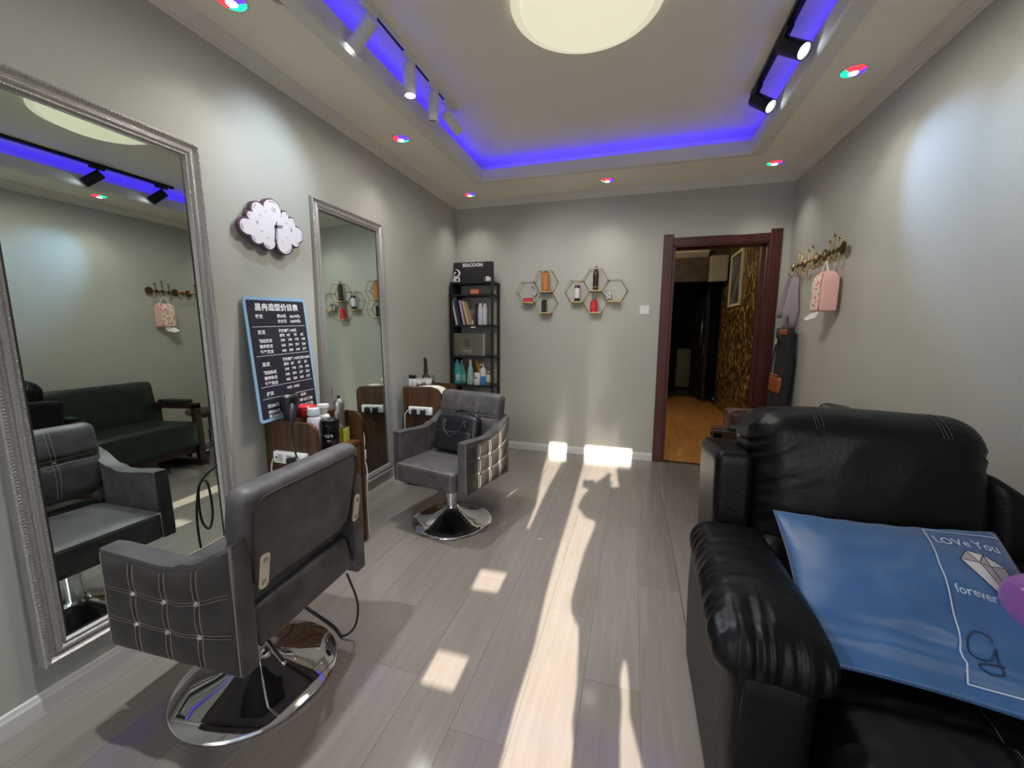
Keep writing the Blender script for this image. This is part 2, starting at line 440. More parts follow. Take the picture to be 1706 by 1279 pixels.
# open door leaf folded back in the hall
# hall behind the doorway
M_DAMASK = mat('damask_gold', (122, 98, 58), rough=.35, spec=.5)
nt = M_DAMASK.node_tree; b = nt.nodes['Principled BSDF']; L = nt.links.new
tc = nt.nodes.new('ShaderNodeTexCoord'); mp = nt.nodes.new('ShaderNodeMapping'); mp.inputs['Scale'].default_value = (14, 14, 9)
L(tc.outputs['Object'], mp.inputs[0])
vo = nt.nodes.new('ShaderNodeTexVoronoi'); vo.inputs['Scale'].default_value = 1.3; vo.feature = 'SMOOTH_F1'
wv = nt.nodes.new('ShaderNodeTexWave'); wv.inputs['Scale'].default_value = .9; wv.inputs['Distortion'].default_value = 9; wv.inputs['Detail'].default_value = 2
L(mp.outputs[0], vo.inputs['Vector']); L(mp.outputs[0], wv.inputs['Vector'])
mm = nt.nodes.new('ShaderNodeMath'); mm.operation = 'MULTIPLY'; L(vo.outputs[0], mm.inputs[0]); L(wv.outputs[0], mm.inputs[1])
rp = nt.nodes.new('ShaderNodeValToRGB'); rp.color_ramp.elements[0].position = .12; rp.color_ramp.elements[1].position = .4
rp.color_ramp.elements[0].color = lin((70, 48, 26))+(1,); rp.color_ramp.elements[1].color = lin((168, 140, 84))+(1,)
L(mm.outputs[0], rp.inputs[0]); L(rp.outputs[0], b.inputs['Base Color'])
bp = nt.nodes.new('ShaderNodeBump'); bp.inputs['Strength'].default_value = .6; bp.inputs['Distance'].default_value = .01
L(mm.outputs[0], bp.inputs['Height']); L(bp.outputs[0], b.inputs['Normal'])
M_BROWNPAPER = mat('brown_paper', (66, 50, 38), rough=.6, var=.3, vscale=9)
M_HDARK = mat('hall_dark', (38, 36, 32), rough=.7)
HX = 1.347
hf = struct('floor_1', bx(-.6, HX+.1, YB+.0, 9.8, -.06, -.011), mat('hall_joint', (50, 30, 16), rough=.8), 'orange-brown wood floor of the hall')
PWH = .125; i = 0; x = .3-PWH*5; hc = {}
while x < HX:
    y = YB+.05-[.1, .7, .4, .9, .2][i % 5]
    while y < 8.12:
        y0, y1 = max(y, YB+.05), min(y+.9, 8.12)
        x1 = min(x+PWH, HX)
        if y1-y0 > .05:
            key = (round(x1-x, 3), round(y1-y0, 3))
            if key not in hc:
                o = obj('plank', bx(-(x1-x)/2+.0006, (x1-x)/2-.0006, -(y1-y0)/2+.0006, (y1-y0)/2-.0006, -.011, 0), M_HALLFLOOR, hf); hc[key] = o.data
            else:
                o = bpy.data.objects.new('plank', hc[key]); COL.objects.link(o); o.parent = hf
            o.location = ((x+x1)/2, (y0+y1)/2, 0)
        y += .9
    x += PWH; i += 1
struct('wall_hall_right', bx(HX, HX+.1, YB+.15, 7.3, -.05, 2.6), M_DAMASK, 'gold-brown damask papered wall of the hall')
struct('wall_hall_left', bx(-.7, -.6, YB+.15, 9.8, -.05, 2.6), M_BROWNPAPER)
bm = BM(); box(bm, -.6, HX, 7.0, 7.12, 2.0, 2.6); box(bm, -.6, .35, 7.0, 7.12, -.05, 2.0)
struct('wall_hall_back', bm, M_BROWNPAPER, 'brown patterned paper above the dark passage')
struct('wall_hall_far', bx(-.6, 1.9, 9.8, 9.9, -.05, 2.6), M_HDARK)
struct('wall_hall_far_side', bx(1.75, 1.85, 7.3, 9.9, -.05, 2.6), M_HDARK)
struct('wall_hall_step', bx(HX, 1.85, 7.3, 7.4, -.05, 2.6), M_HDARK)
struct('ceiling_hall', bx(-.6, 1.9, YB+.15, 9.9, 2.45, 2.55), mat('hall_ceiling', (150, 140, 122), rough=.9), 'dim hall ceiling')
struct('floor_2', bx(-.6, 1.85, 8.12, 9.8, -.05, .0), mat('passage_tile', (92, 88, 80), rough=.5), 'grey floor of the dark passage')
bm = BM()
prism(bm, [(0, 2.45), (.12, 2.45), (.12, 2.42), (.05, 2.38), (0, 2.36)], lambda d, z: Vector((-.6, 7.0-d, z)), lambda d, z: Vector((1.05, 7.0-d, z)))
struct('trim_hall', bm, mat('hall_trim', (176, 168, 150), rough=.7), 'pale cornice of the hall')

# ================================================================== CEILING LIGHTS
lamp = thing('ceiling_lamp', 'large round glowing dome lamp in the middle of the ceiling', 'lamp', (-.255, 1.93, ZC))
M_DOME = mat('dome_glow', (200, 196, 176), rough=.4, emit=(255, 250, 214), estr=.58)
M_DOMER = mat('dome_rim', (200, 196, 180), rough=.4, emit=(255, 248, 216), estr=.5)
bm = BM(); lathe(bm, [(.30, 0), (.325, -.012), (.325, -.03), (.30, -.036), (.27, -.036)], n=64)
obj('rim', bm, M_DOMER, lamp, True, 40)
bm = BM(); lathe(bm, [(.285, -.034), (.275, -.05), (.24, -.068), (.16, -.083), (.08, -.089), (0, -.09)], n=64)
obj('diffuser', bm, M_DOME, lamp, True)

def spot(name, loc, aim, energy, col, size=60, blend=.8, r=.016):
    s = bpy.data.lights.new(name, 'SPOT'); s.energy = energy; s.color = col; s.spot_size = math.radians(size); s.spot_blend = blend; s.shadow_soft_size = r
    o = bpy.data.objects.new(name, s); COL.objects.link(o); o.location = loc
    o.rotation_euler = (Vector(aim)-Vector(loc)).to_track_quat('-Z', 'Y').to_euler()
    return o

def track(name, label, x, y0, y1, m, slot):
    t = thing(name, label, 'track rail', (x, (y0+y1)/2, ZC))
    h = (y1-y0)/2
    bm = BM(); box(bm, -.017, .017, -h, h, -.022, 0, bev=.002)
    obj('rail', bm, m, t)
    bm = BM(); box(bm, -.006, .006, -h+.02, h-.04, -.0235, -.021)
    obj('slot', bm, slot, t)
    return t
track('lighting_track', 'white lighting track on the ceiling over the mirrors', -1.175, .3, 2.60, M_LAMPW, M_BLACKM)
track('lighting_track', 'black lighting track on the ceiling on the right', .625, .3, 2.93, M_BLACKM, M_BLACK)

M_LENS = mat('lens_glow', (255, 255, 255), emit=(225, 240, 255), estr=6)
M_LENSOFF = mat('lens_off', (150, 150, 150), rough=.2)
def track_head(label, x, y, d, m, on, energy=0, col=(1,1,1), size=60, length=.145, r=.031, blend=.8):
    t = thing('track_spotlight', label, 'spotlight', (x, y, ZC-.022), 0, 'track spotlights')
    bm = BM(); box(bm, -.014, .014, -.05, .05, -.022, 0, bev=.003); obj('adapter', bm, m, t)
    bm = BM(); cyl(bm, (0, 0, -.02), (0, 0, -.055), .008, n=10); box(bm, -.012, .012, -.012, .012, -.07, -.05, bev=.003); obj('stem', bm, m, t)
    d = Vector(d).normalized(); piv = Vector((0, 0, -.07))
    c = piv + d*.045
    q = d.to_track_quat('Z', 'Y').to_matrix().to_4x4()
    Mx = Matrix.Translation(c) @ q
    h = length/2
    bm = BM(); lathe(bm, [(0, -h), (r*.9, -h), (r, -h+.006), (r, h), (r*.88, h), (r*.82, h-.012), (0, h-.012)], n=28, M=Mx)
    obj('housing', bm, m, t, True, 35)
    bm = BM(); lathe(bm, [(0, h-.009), (r*.84, h-.009), (r*.84, h-.0115), (0, h-.0115)], n=28, M=Mx)
    obj('lens', bm, M_LENS if on else M_LENSOFF, t)
    if on:
        p = Vector((x, y, ZC-.022)) + c + d*(h+.004)
        spot('track_spotlight_beam', p, p+d, energy, col, size, blend)
    return t
# the dome lamp's downward light: a ring of small emitters under the diffuser
for k in range(7):
    a = 2*PI*k/6; r_ = 0 if k == 6 else .20
    p = Vector((-.255+r_*math.cos(a), 1.93+r_*math.sin(a), ZC-.098))
    spot('ceiling_lamp_light', p, p-Vector((0, 0, 1)), 6.6, (1, .96, .87), 172, .25, 0)
CW = (.88, .94, 1)
track_head('nearest white track spotlight, aimed left at the wall above the clock', -1.175, 1.70, (-.50, .0, -.44), M_LAMPW, True, 22, (.64, .81, 1), 66, blend=1)
track_head('white track spotlight hanging straight down with a bright round face', -1.175, 2.035, (.04, .0, -1), M_LAMPW, True, 75, CW, 84, blend=.7)
track_head('unlit white track spotlight, third along the white track', -1.175, 2.30, (-.04, .06, -1), M_LAMPW, False)
track_head('farthest white track spotlight, aimed at the wall with the hexagon shelves', -1.175, 2.49, (.26, .60, -.40), M_LAMPW, True, 22, CW, 66, blend=1)
track_head('white track spotlight over the large mirror, above the camera view', -1.175, .76, (.20, .06, -1), M_LAMPW, True, 95, CW, 80, blend=.7)
track_head('nearer black track spotlight, lit face turned to the right wall', .625, 2.36, (.59, -.76, -.78), M_BLACKM, True, 16, (.60, .78, 1), 46, r=.036, blend=1)
track_head('farther black track spotlight near the end of the black track', .625, 2.83, (.59, -.66, -.74), M_BLACKM, True, 42, (.32, .57, 1), 44, r=.036, blend=1)

M_RED = mat('ring_red', (255, 60, 60), emit=(255, 40, 52), estr=2.2)
M_GRN = mat('ring_green', (40, 220, 170), emit=(20, 210, 150), estr=1.6)
M_BLU = mat('ring_blue', (80, 40, 255), emit=(70, 40, 255), estr=2.6)
M_DOTW = mat('dot_white', (255, 255, 255), emit=(235, 245, 255), estr=2.5)
def downlight(label, x, y, rot):
    t = thing('downlight', label, 'downlight', (x, y, ZS), rot, 'recessed downlights with coloured rings')
    for k, m in enumerate((M_GRN, M_RED, M_BLU)):
        bm = BM(); n = 10; a0 = 2*PI*k/3; ri, ro = .021, .052
        A = []; Bv = []
        for i in range(n+1):
            a = a0 + 2*PI/3*i/n
            A.append(bm.verts.new((ri*math.cos(a), ri*math.sin(a), -.012))); Bv.append(bm.verts.new((ro*math.cos(a), ro*math.sin(a), -.004)))
        for i in range(n): bm.faces.new((A[i], A[i+1], Bv[i+1], Bv[i]))
        obj('ring_segment', bm, m, t)
    bm = BM(); lathe(bm, [(.052, -.004), (.057, -.003), (.058, 0), (.052, 0)], n=32); obj('bezel', bm, M_TRAY, t, True)
    bm = BM(); lathe(bm, [(.021, -.004), (.021, -.013), (.018, -.016), (0, -.017)], n=24); obj('lens', bm, M_DOTW, t, True)
    p = Vector((x, y, ZS-.02)); spot('downlight_beam', p, p-Vector((0, 0, 1)), 11, (1, .98, .95), 96, 1, .015)
    return t
downlight('coloured-ring downlight at the top edge above the large mirror', -1.555, 1.365, .52)
downlight('coloured-ring downlight in the soffit beside the white spotlights', -1.55, 2.56, .52)
downlight('coloured-ring downlight in the corner over the black shelf unit', -1.545, 3.74, .52)
downlight('coloured-ring downlight in the soffit over the hexagon shelves', -.27, 3.71, 1.2)
downlight('coloured-ring downlight in the corner over the doorway', .97, 3.685, 1.57)
downlight('coloured-ring downlight in the right soffit beside the black spotlights', .975, 2.545, 1.57)
bm = BM(); lathe(bm, [(0, -.012), (.03, -.011), (.037, -.006), (.037, 0)], n=24, M=Matrix.Translation((-1.36, 1.40, ZS)))
tag(obj('smoke_detector', bm, mat('beige_cap', (186, 170, 158), rough=.5), None, True), 'small beige round cap on the soffit beside the tray', 'ceiling cap')

# ================================================================== MIRRORS
def wall_mirror(label, y0, y1, z0, z1, lean=.021):
    w, h = y1-y0, z1-z0
    t = thing('wall_mirror', label, 'mirror', (XL+.042, (y0+y1)/2, z0), 0, 'framed wall mirrors')
    t.rotation_euler = (0, -lean, 0)
    fw = .062
    prof = [(0, -.03), (0, .008), (.004, .014), (.011, .016), (.016, .009), (.022, .004), (.027, .007), (.030, .0115), (.034, .0135), (.038, .0125), (.041, .014), (.045, .011), (.048, .006), (.051, .0085), (.056, .0085), (fw, -.002), (fw, -.03)]
    # four mitred sides
    for k in range(4):
        bm = BM()
        def P(s, d, x):
            # s=-1/+1 end of the side, d inset, x thickness
            if k == 0: return Vector((x, s*(w/2-d), d))
            if k == 1: return Vector((x, s*(w/2-d), h-d))
            if k == 2: return Vector((x, -w/2+d, d if s < 0 else h-d))
            return Vector((x, w/2-d, d if s < 0 else h-d))
        prism(bm, prof, lambda d, x: P(-1, d, x), lambda d, x: P(1, d, x))
        obj('frame_side', bm, M_SILVER, t)
    bm = BM()   # beaded edges
    for ins, xx, r, st in ((.008, .0155, .0048, .0105), (.0535, .0085, .0034, .0078)):
        ln = [((-w/2+ins, ins), (w/2-ins, ins)), ((-w/2+ins, h-ins), (w/2-ins, h-ins)), ((-w/2+ins, ins), (-w/2+ins, h-ins)), ((w/2-ins, ins), (w/2-ins, h-ins))]
        for a, b in ln:
            Ld = math.hypot(b[0]-a[0], b[1]-a[1]); n = int(Ld/st)
            for i in range(n):
                f = (i+.5)/n; yy = a[0]+(b[0]-a[0])*f; zz = a[1]+(b[1]-a[1])*f
                c = Vector((xx, yy, zz)); vs = [bm.verts.new(c+Vector(v)*r) for v in ((1,0,0), (0,1,0), (0,0,1), (0,-1,0), (0,0,-1))]
                for q in ((0,1,2), (0,2,3), (0,3,4), (0,4,1)): bm.faces.new([vs[z] for z in q])
    o = obj('beading', bm, M_SILVER, t, True); o['kind'] = 'stuff'
    obj('glass', bx(-.012, -.004, -w/2+fw-.004, w/2-fw+.004, fw-.004, h-fw+.004), M_MIRROR, t)
    bm = BM()
    for a in ((-w/2+fw-.001, -w/2+fw+.005, fw, h-fw), (w/2-fw-.005, w/2-fw+.001, fw, h-fw), (-w/2+fw, w/2-fw, fw-.001, fw+.005), (-w/2+fw, w/2-fw, h-fw-.005, h-fw+.001)):
        box(bm, -.004, -.002, *a)
    obj('dark_rebate', bm, M_EDGE, t)
    return t
wall_mirror('large silver-framed mirror nearest the camera, reflecting the green sofa', .672, 1.348, .172, 2.0)
wall_mirror('narrow-looking silver-framed mirror between the two wooden cabinets', 1.962, 2.642, .168, 1.99)

# ================================================================== CLOCK
def cloud_outline(grow, n=220):
    L = [(1.520,1.716,.036),(1.545,1.770,.020),(1.588,1.806,.036),(1.668,1.826,.050),(1.745,1.820,.021),(1.783,1.793,.026),(1.818,1.742,.038),(1.800,1.700,.024),(1.728,1.674,.046),(1.635,1.670,.036),(1.572,1.682,.034)]
    c = (1.672, 1.748); pts = []
    for i in range(n):
        a = 2*PI*i/n; d = (math.cos(a), math.sin(a)); best = .05
        for (y, z, r) in L:
            r += grow; ox, oz = y-c[0], z-c[1]
            bq = ox*d[0]+oz*d[1]; disc = bq*bq-(ox*ox+oz*oz-r*r)
            if disc > 0: best = max(best, bq+math.sqrt(disc))
        pts.append((c[0]+d[0]*best, c[1]+d[1]*best))
    return pts, L
clk = thing('cloud_clock', 'white cloud-shaped wall clock with a dark mauve edge', 'clock', (XL, 1.672, 1.748))
def wl(o, x): return lambda y, z: Vector((x, y-o[0], z-o[1]))
oo = (1.672, 1.748)
pts, LB = cloud_outline(.006); bm = BM(); prism(bm, pts, wl(oo, .020), wl(oo, .042)); obj('backing', bm, mat('mauve_edge', (92, 66, 82), rough=.5), clk)
bm = BM(); cyl(bm, (.0, .0, .0), (.021, 0, 0), .045); obj('movement_box', bm, M_BLACK, clk)
pts, LB = cloud_outline(-.001); bm = BM(); prism(bm, pts, wl(oo, .042), wl(oo, .046)); obj('face', bm, mat('clock_face', (240, 234, 240), rough=.4), clk)
bm = BM(); F = lambda y, z: Vector((.0468, y, z))
for b_, yy, zz in (('12', .0, .082), ('3', .104, .008), ('6', .006, -.082), ('9', -.098, -.004)):
    put_text(bm, b_, .026, lambda u, v, yy=yy, zz=zz: F(u+yy, v+zz-.008), 'CENTER')
for a in (30, 60, 120, 150, 210, 240, 300, 330):
    a = math.radians(a); quad_line(bm, (.080*math.cos(a), .066*math.sin(a)), (.094*math.cos(a), .078*math.sin(a)), .0022, F)
for (y, z, r) in LB:
    aa = math.atan2(z-oo[1], y-oo[0]); 
    for k in range(5):
        a1 = aa-.5+.2*k; a2 = a1+.2
        quad_line(bm, (y-oo[0]+(r-.009)*math.cos(a1), z-oo[1]+(r-.009)*math.sin(a1)), (y-oo[0]+(r-.009)*math.cos(a2), z-oo[1]+(r-.009)*math.sin(a2)), .0026, F)
o = obj('numerals', bm, mat('clock_ink', (60, 50, 62), rough=.5), clk); o['kind'] = 'stuff'
bm = BM(); F2 = lambda y, z: Vector((.050, y, z))
quad_line(bm, (.005, .008), (.050, .016), .0035, F2); quad_line(bm, (.005, .001), (.046, .007), .0035, F2)
obj('hour_hand', bm, M_BLACK, clk)
bm = BM(); quad_line(bm, (.010, .026), (-.006, -.074), .004, F2); quad_line(bm, (.014, .03), (.010, -.068), .002, F2); obj('minute_hand', bm, M_BLACK, clk)
bm = BM(); cyl(bm, (.046, .006, .004), (.053, .006, .004), .006, n=12); obj('hand_hub', bm, M_BLACK, clk)

# ================================================================== STYLING CABINETS
def cabinet(label, y0, y1, x0, d, h, hs):
    t = thing('styling_cabinet', label, 'cabinet', (x0, y0, 0), 0, 'wooden styling cabinets')
    w = y1-y0; tb = d*.44
    prof = [(0, .012), (d, .012), (d, h-.055)] + [(d-.055+.055*math.cos(math.radians(a)), h-.055+.055*math.sin(math.radians(a))) for a in (22, 45, 68, 90)] + [(0, h)]
    for a, b in ((0, .018), (w-.018, w)):
        bm = BM(); prism(bm, prof, lambda x, z: Vector((x, a, z)), lambda x, z: Vector((x, b, z))); obj('side_panel', bm, M_WALNUT, t)
    part_box('top_board', t, M_WALNUTH, 0, tb, .018, w-.018, h-.016, h+.001)
    part_box('upper_front', t, M_WALNUT, tb-.015, tb, .018, w-.018, hs, h-.016)
    part_box('shelf_board', t, M_WALNUTH, 0, d-.004, .018, w-.018, hs-.018, hs)
    for z0 in (hs-.2, hs-.388, hs-.576):
        dw = part_box('drawer', t, M_WALNUTH, d-.022, d-.006, .022, w-.022, z0, z0+.176, bev=.002)
        bm = BM(); tube(bm, spline([(d-.006, w/2-.045, z0+.12), (d+.012, w/2-.035, z0+.12), (d+.012, w/2+.035, z0+.12), (d-.006, w/2+.045, z0+.12)], 4), .004); obj('pull', bm, M_BRONZE, dw)
    part_box('plinth', t, M_WALNUT, 0, d-.03, .018, w-.018, 0, .04)
    return t
C1Y0, C1Y1, C2Y0, C2Y1 = 1.553, 1.905, 2.735, 3.057
cabinet('dark wood styling cabinet under the price board', C1Y0, C1Y1, XL+.0155, .322, .785, .62)
cabinet('dark wood styling cabinet beside the black shelf unit', C2Y0, C2Y1, -1.705, .316, .796, .648)

def power_strip(label, x, y, z, plugs, cordpts, group):
    t = thing('power_strip', label, 'power strip', (x, y, z), 0, group)
    bm = BM(); box(bm, -.10, .10, -.026, 0, -.03, .03, bev=.006); obj('body', bm, M_WHITE, t, True, 40)
    for px in (-.055, .0, .05):
        part_box('socket', t, mat('socket_grey', (176, 176, 184), rough=.5), px-.016, px+.016, -.0275, -.025, -.018, .018)
    bm = BM(); lathe(bm, [(0, 0), (.006, 0), (.006, -.003), (0, -.004)], n=12, M=Matrix.Translation((-.08, -.026, 0)) @ Matrix.Rotation(PI/2, 4, 'X')); obj('switch', bm, mat('switch_grey', (200, 200, 200)), t)
    for px in plugs:
        bm = BM(); box(bm, px-.016, px+.016, -.062, -.026, -.03, .014, bev=.006); tube(bm, spline([(px, -.05, -.02), (px+.004, -.06, -.05), (px-.006, -.04, -.12)], 5), .004)
        obj('plug', bm, M_BLACK, t, True, 40)
    bm = BM(); tube(bm, spline([Vector(p)-Vector((x, y, z)) for p in cordpts], 6), .0042); obj('cord', bm, mat('cord_white', (222, 216, 204), rough=.5), t, True)
    return t
power_strip('white power strip on the side of the cabinet under the price board', -1.605, C1Y0, .607, (.03,), [(-1.70, C1Y0-.012, .60), (-1.725, C1Y0-.012, .58), (-1.738, C1Y0-.012, .50), (-1.74, C1Y0-.012, .3), (-1.74, C1Y0-.012, .01)], 'power strips on cabinet sides')
power_strip('white power strip with two black plugs beside the far chair', -1.547, C2Y0, .620, (-.04, .035), [(-1.645, C2Y0-.012, .62), (-1.675, C2Y0-.012, .595), (-1.690, C2Y0-.012, .52), (-1.692, C2Y0-.012, .01)], 'power strips on cabinet sides')
# white cable running down between cabinet and mirror
bm = BM(); tube(bm, spline([(-1.50, 1.925, .74), (-1.47, 1.93, .62), (-1.475, 1.925, .52), (-1.46, 1.93, .42), (-1.465, 1.925, .25), (-1.47, 1.94, .012)], 6), .005)
box(bm, -1.480, -1.460, 1.918, 1.934, .49, .55, bev=.004)
tag(obj('white_cable', bm, M_WHITE, None, True, 40), 'white cable with a small inline switch hanging beside the cabinet', 'cable')

# ================================================================== PRICE BOARD
SB = Vector((-1.700, 1.652, .794)); ST = Vector((-1.776, 1.672, 1.400))     # leaning foot and top
sg = thing('price_board', 'dark slate price board with white Chinese lettering and pale blue edge', 'sign', (-1.700, 1.652, .794))
v_ax = (ST-SB); H_S = v_ax.length; v_ax.normalize(); u_ax = Vector((0, 1, .03)); u_ax.normalize(); n_ax = u_ax.cross(v_ax); n_ax.normalize()
if n_ax.x < 0: n_ax = -n_ax
WS = .376
def sgp(off): return lambda u, v: u_ax*u + v_ax*v + n_ax*off
bm = BM(); R_ = rrect(WS, H_S, .018); prism(bm, [(a, b+H_S/2) for a, b in R_], sgp(.002), sgp(.008)); obj('film_panel', bm, M_SIGNBLUE, sg)
bm = BM(); R_ = rrect(WS-.026, H_S-.030, .008); prism(bm, [(a, b+H_S/2) for a, b in R_], sgp(.008), sgp(.0086)); obj('slate_panel', bm, M_SIGN, sg)
bm = BM(); S = sgp(.0092)
def tx(s, size, u, v, al='LEFT', bold=0.0006): put_text(bm, s, size, lambda a, b: S(a+u, b+v), al, bold)
tx('星冉造型价目表', .038, 0, .548, 'CENTER', .0012)
tx('剪发', .021, -.135, .508); tx('男20元', .019, -.01, .511); tx('(vip15元)', .018, .07, .511); tx('女25元', .019, -.01, .485); tx('(vip20元)', .018, .07, .485)
tx('烫发', .022, -.135, .430); tx('特价套餐148元', .018, -.015, .436)
for i, s in enumerate(('原价', '8折', '7折', '6折')): tx(s, .016, -.01+.045*i, .413)
for r, (n, vals) in enumerate((('精选烫发', (248, 198, 178, 148)), ('营养烫发', (368, 294, 257, 220)), ('轻奢烫发', (468, 380, 340, 277)))):
    tx(n, .019, -.135, .388-.027*r)
    for i, v_ in enumerate(vals): tx(str(v_), .018, -.008+.045*i, .388-.027*r)
tx('染发', .022, -.135, .272); tx('特价套餐148元', .018, -.015, .288); tx('男士98元', .016, .105, .288)
for i, s in enumerate(('原价', '8折', '7折', '6折')): tx(s, .016, -.01+.045*i, .264)
for r, (n, vals) in enumerate((('精选染发', (248, 198, 178, 148)), ('营养染发', (368, 294, 257, 220)), ('轻奢染发', (468, 380, 340, 277)))):
    tx(n, .019, -.135, .232-.027*r)
    for i, v_ in enumerate(vals): tx(str(v_), .018, -.008+.045*i, .238-.027*r)
tx('护发', .021, -.135, .128); tx('98元  198元', .016, -.01, .142)
tx('会员:', .018, .07, .09); tx('充300元', .020, -.14, .068); tx('享7.5折烫染', .017, .06, .062); tx('充500元', .020, -.14, .038); tx('享6.5折烫染', .017, .06, .034); tx('充1000元', .020, -.14, .010+.006)
for v_ in (.465, .322, .170, .112): quad_line(bm, (-.16, v_), (.165, v_), .0022, S)
obj('lettering', bm, M_SIGNT, sg)

# ================================================================== THINGS ON THE CABINETS
def bottle(name, label, cat, loc, parts, rot=None, group=None, n=24):
    """parts: list of (part name, profile, material)"""
    t = thing(name, label, cat, loc, 0, group)
    if rot: t.rotation_euler = rot
    for pn, prof, m in parts:
        bm = BM(); lathe(bm, prof, n=n); obj(pn, bm, m, t, True, 35)
    return t
def P_body(r, h, sh=.012, neck=None, nh=.01):
    p = [(0, 0), (r*.94, 0), (r, .004), (r, h-sh), (r*.92, h-sh*.4)]
    neck = neck or r*.5
    return p + [(neck, h), (neck, h+nh), (0, h+nh)]

# hair dryer standing on its nozzle
dy = thing('hair_dryer', 'black hair dryer with a silver ring standing in front of the price board', 'hair dryer', (-1.650, 1.600, .7865))
dy.scale = (.80, .80, .88)
bm = BM(); lathe(bm, [(0, 0), (.030, 0), (.036, .01), (.046, .06), (.050, .11), (.047, .135), (0, .135)], n=28); obj('body', bm, M_BLACK, dy, True, 40)
bm = BM(); lathe(bm, [(.034, .135), (.047, .134), (.048, .142), (.046, .152), (.034, .152)], n=28); obj('ring', bm, M_STEEL, dy, True, 40)
bm = BM(); lathe(bm, [(0, .142), (.036, .142), (.036, .146), (0, .146)], n=24); obj('air_grille', bm, M_BLACKM, dy)
bm = BM(); tube(bm, spline([(.03, -.02, .085), (.052, -.042, .06), (.062, -.05, .02), (.06, -.05, -.025)], 5), [.022]*5+[.020]*5+[.017]*5+[.013], n=12); obj('handle', bm, mat('dryer_handle', (40, 40, 44), rough=.4), dy, True)
o = bm = BM(); tube(bm, spline([(.06, -.05, -.02), (.075, -.075, -.07), (.10, -.09, -.13), (.125, -.10, -.19)], 6), .005); obj('cord', bm, M_BLACK, dy, True)
bm = BM(); tube(bm, spline([(-1.575, 1.505, .59), (-1.53, 1.44, .56), (-1.50, 1.385, .50), (-1.485, 1.375, .40), (-1.50, 1.37, .30), (-1.53, 1.38, .27), (-1.55, 1.39, .36), (-1.53, 1.395, .50), (-1.48, 1.39, .48), (-1.45, 1.38, .32), (-1.45, 1.38, .15), (-1.48, 1.39, .006)], 8), .0055, n=7)
tag(obj('looped_cord', bm, M_BLACK, None, True), 'black looped power cord hanging below the power strip', 'cord')

bottle('hair_wax_tub', 'squat red tub on the cabinet beside the hair dryer', 'tub', (-1.652, 1.700, .7865), [('tub', [(0, 0), (.042, 0), (.047, .012), (.047, .034), (0, .034)], mat('tub_red', (196, 36, 40), rough=.35)), ('lid', [(0, .034), (.049, .034), (.049, .052), (.045, .056), (0, .056)], mat('lid_red', (222, 52, 56), rough=.3))])
t = bottle('cream_bottle', 'white plastic bottle with a pale translucent cap behind the black jar', 'bottle', (-1.575, 1.672, .6205), [('body', P_body(.034, .175, .02, .02, .006), mat('bottle_lilac', (224, 216, 226), rough=.35)), ('cap', [(0, .18), (.03, .18), (.032, .185), (.028, .215), (0, .217)], mat('cap_pale', (214, 222, 230), rough=.2))])
t = bottle('lotion_bottle', 'white lotion bottle next to the spray can', 'bottle', (-1.585, 1.752, .6205), [('body', P_body(.032, .17, .018, .016, .01), M_WHITE), ('cap', [(0, .178), (.02, .178), (.022, .2), (.03, .205), (.03, .222), (0, .224)], M_WHITE)])
t = bottle('black_jar', 'glossy black jar with white print at the front of the cabinet shelf', 'jar', (-1.515, 1.712, .6205), [('body', [(0, 0), (.044, 0), (.046, .004), (.046, .125), (.044, .13), (0, .13)], mat('jar_black', (18, 17, 20), rough=.15)), ('lid', [(0, .13), (.047, .13), (.047, .152), (.044, .155), (0, .155)], mat('jar_lid', (20, 18, 20), rough=.25))])
bm = BM(); 
def jarmap(a, b, th0=-1.0): 
    th = th0 + a/.0462; return Vector((.0465*math.cos(th), .0465*math.sin(th), b))
for (u0, v0, u1, v1) in ((-.02, .080, -.012, .066), (-.021, .073, -.010, .073), (-.008, .082, -.008, .064), (-.004, .078, .004, .078), (.0, .082, .0, .064), (-.004, .066, .004, .066), (.008, .080, .016, .068), (.016, .080, .008, .068), (.019, .078, .019, .066), (-.010, .050, .006, .050), (-.006, .044, .010, .044)):
    quad_line(bm, (u0, v0), (u1, v1), .0022, jarmap)
o = obj('print', bm, M_SIGNT, t); o['kind'] = 'stuff'
bottle('white_knob', 'small white round puff lying at the front of the cabinet shelf', 'knob', (-1.478, 1.605, .6205), [('knob', [(0, 0), (.014, 0), (.016, .006), (.012, .014), (0, .016)], M_WHITE)])  # plain white round thing modelled as a low knob
t = thing('yellow_box', 'yellow-green open box holding the spray can', 'box', (-1.550, 1.832, .6205), .2)
bm = BM()
for a in ((-.036, .036, -.036, .036, 0, .003), (-.036, .036, -.036, -.033, 0, .075), (-.036, .036, .033, .036, 0, .075), (-.036, -.033, -.036, .036, 0, .075), (.033, .036, -.036, .036, 0, .075)): box(bm, *a)
obj('carton', bm, mat('carton_yellow', (178, 176, 52), rough=.6, var=.12, vscale=40), t)
t = bottle('spray_can', 'tall silver hairspray can with a red band and black nozzle', 'spray can', (-1.550, 1.832, .624), [('can', [(0, 0), (.027, 0), (.029, .004), (.029, .205), (.0275, .213), (.0295, .215), (.028, .222), (.016, .237), (.014, .24), (0, .24)], mat('can_silver', (188, 186, 180), rough=.22, metal=.9)), ('nozzle', [(0, .24), (.008, .24), (.008, .256), (0, .256)], M_BLACK)])
bm = BM()
A = [(-2.15+.075*i) for i in range(16)]
for i in range(15):
    q = [(A[i], .03), (A[i+1], .03), (A[i+1], .125), (A[i], .125)]
    bm.faces.new([bm.verts.new((.0293*math.cos(a), .0293*math.sin(a), z)) for a, z in q])
obj('red_band', bm, mat('can_red', (176, 44, 24), rough=.35), t)
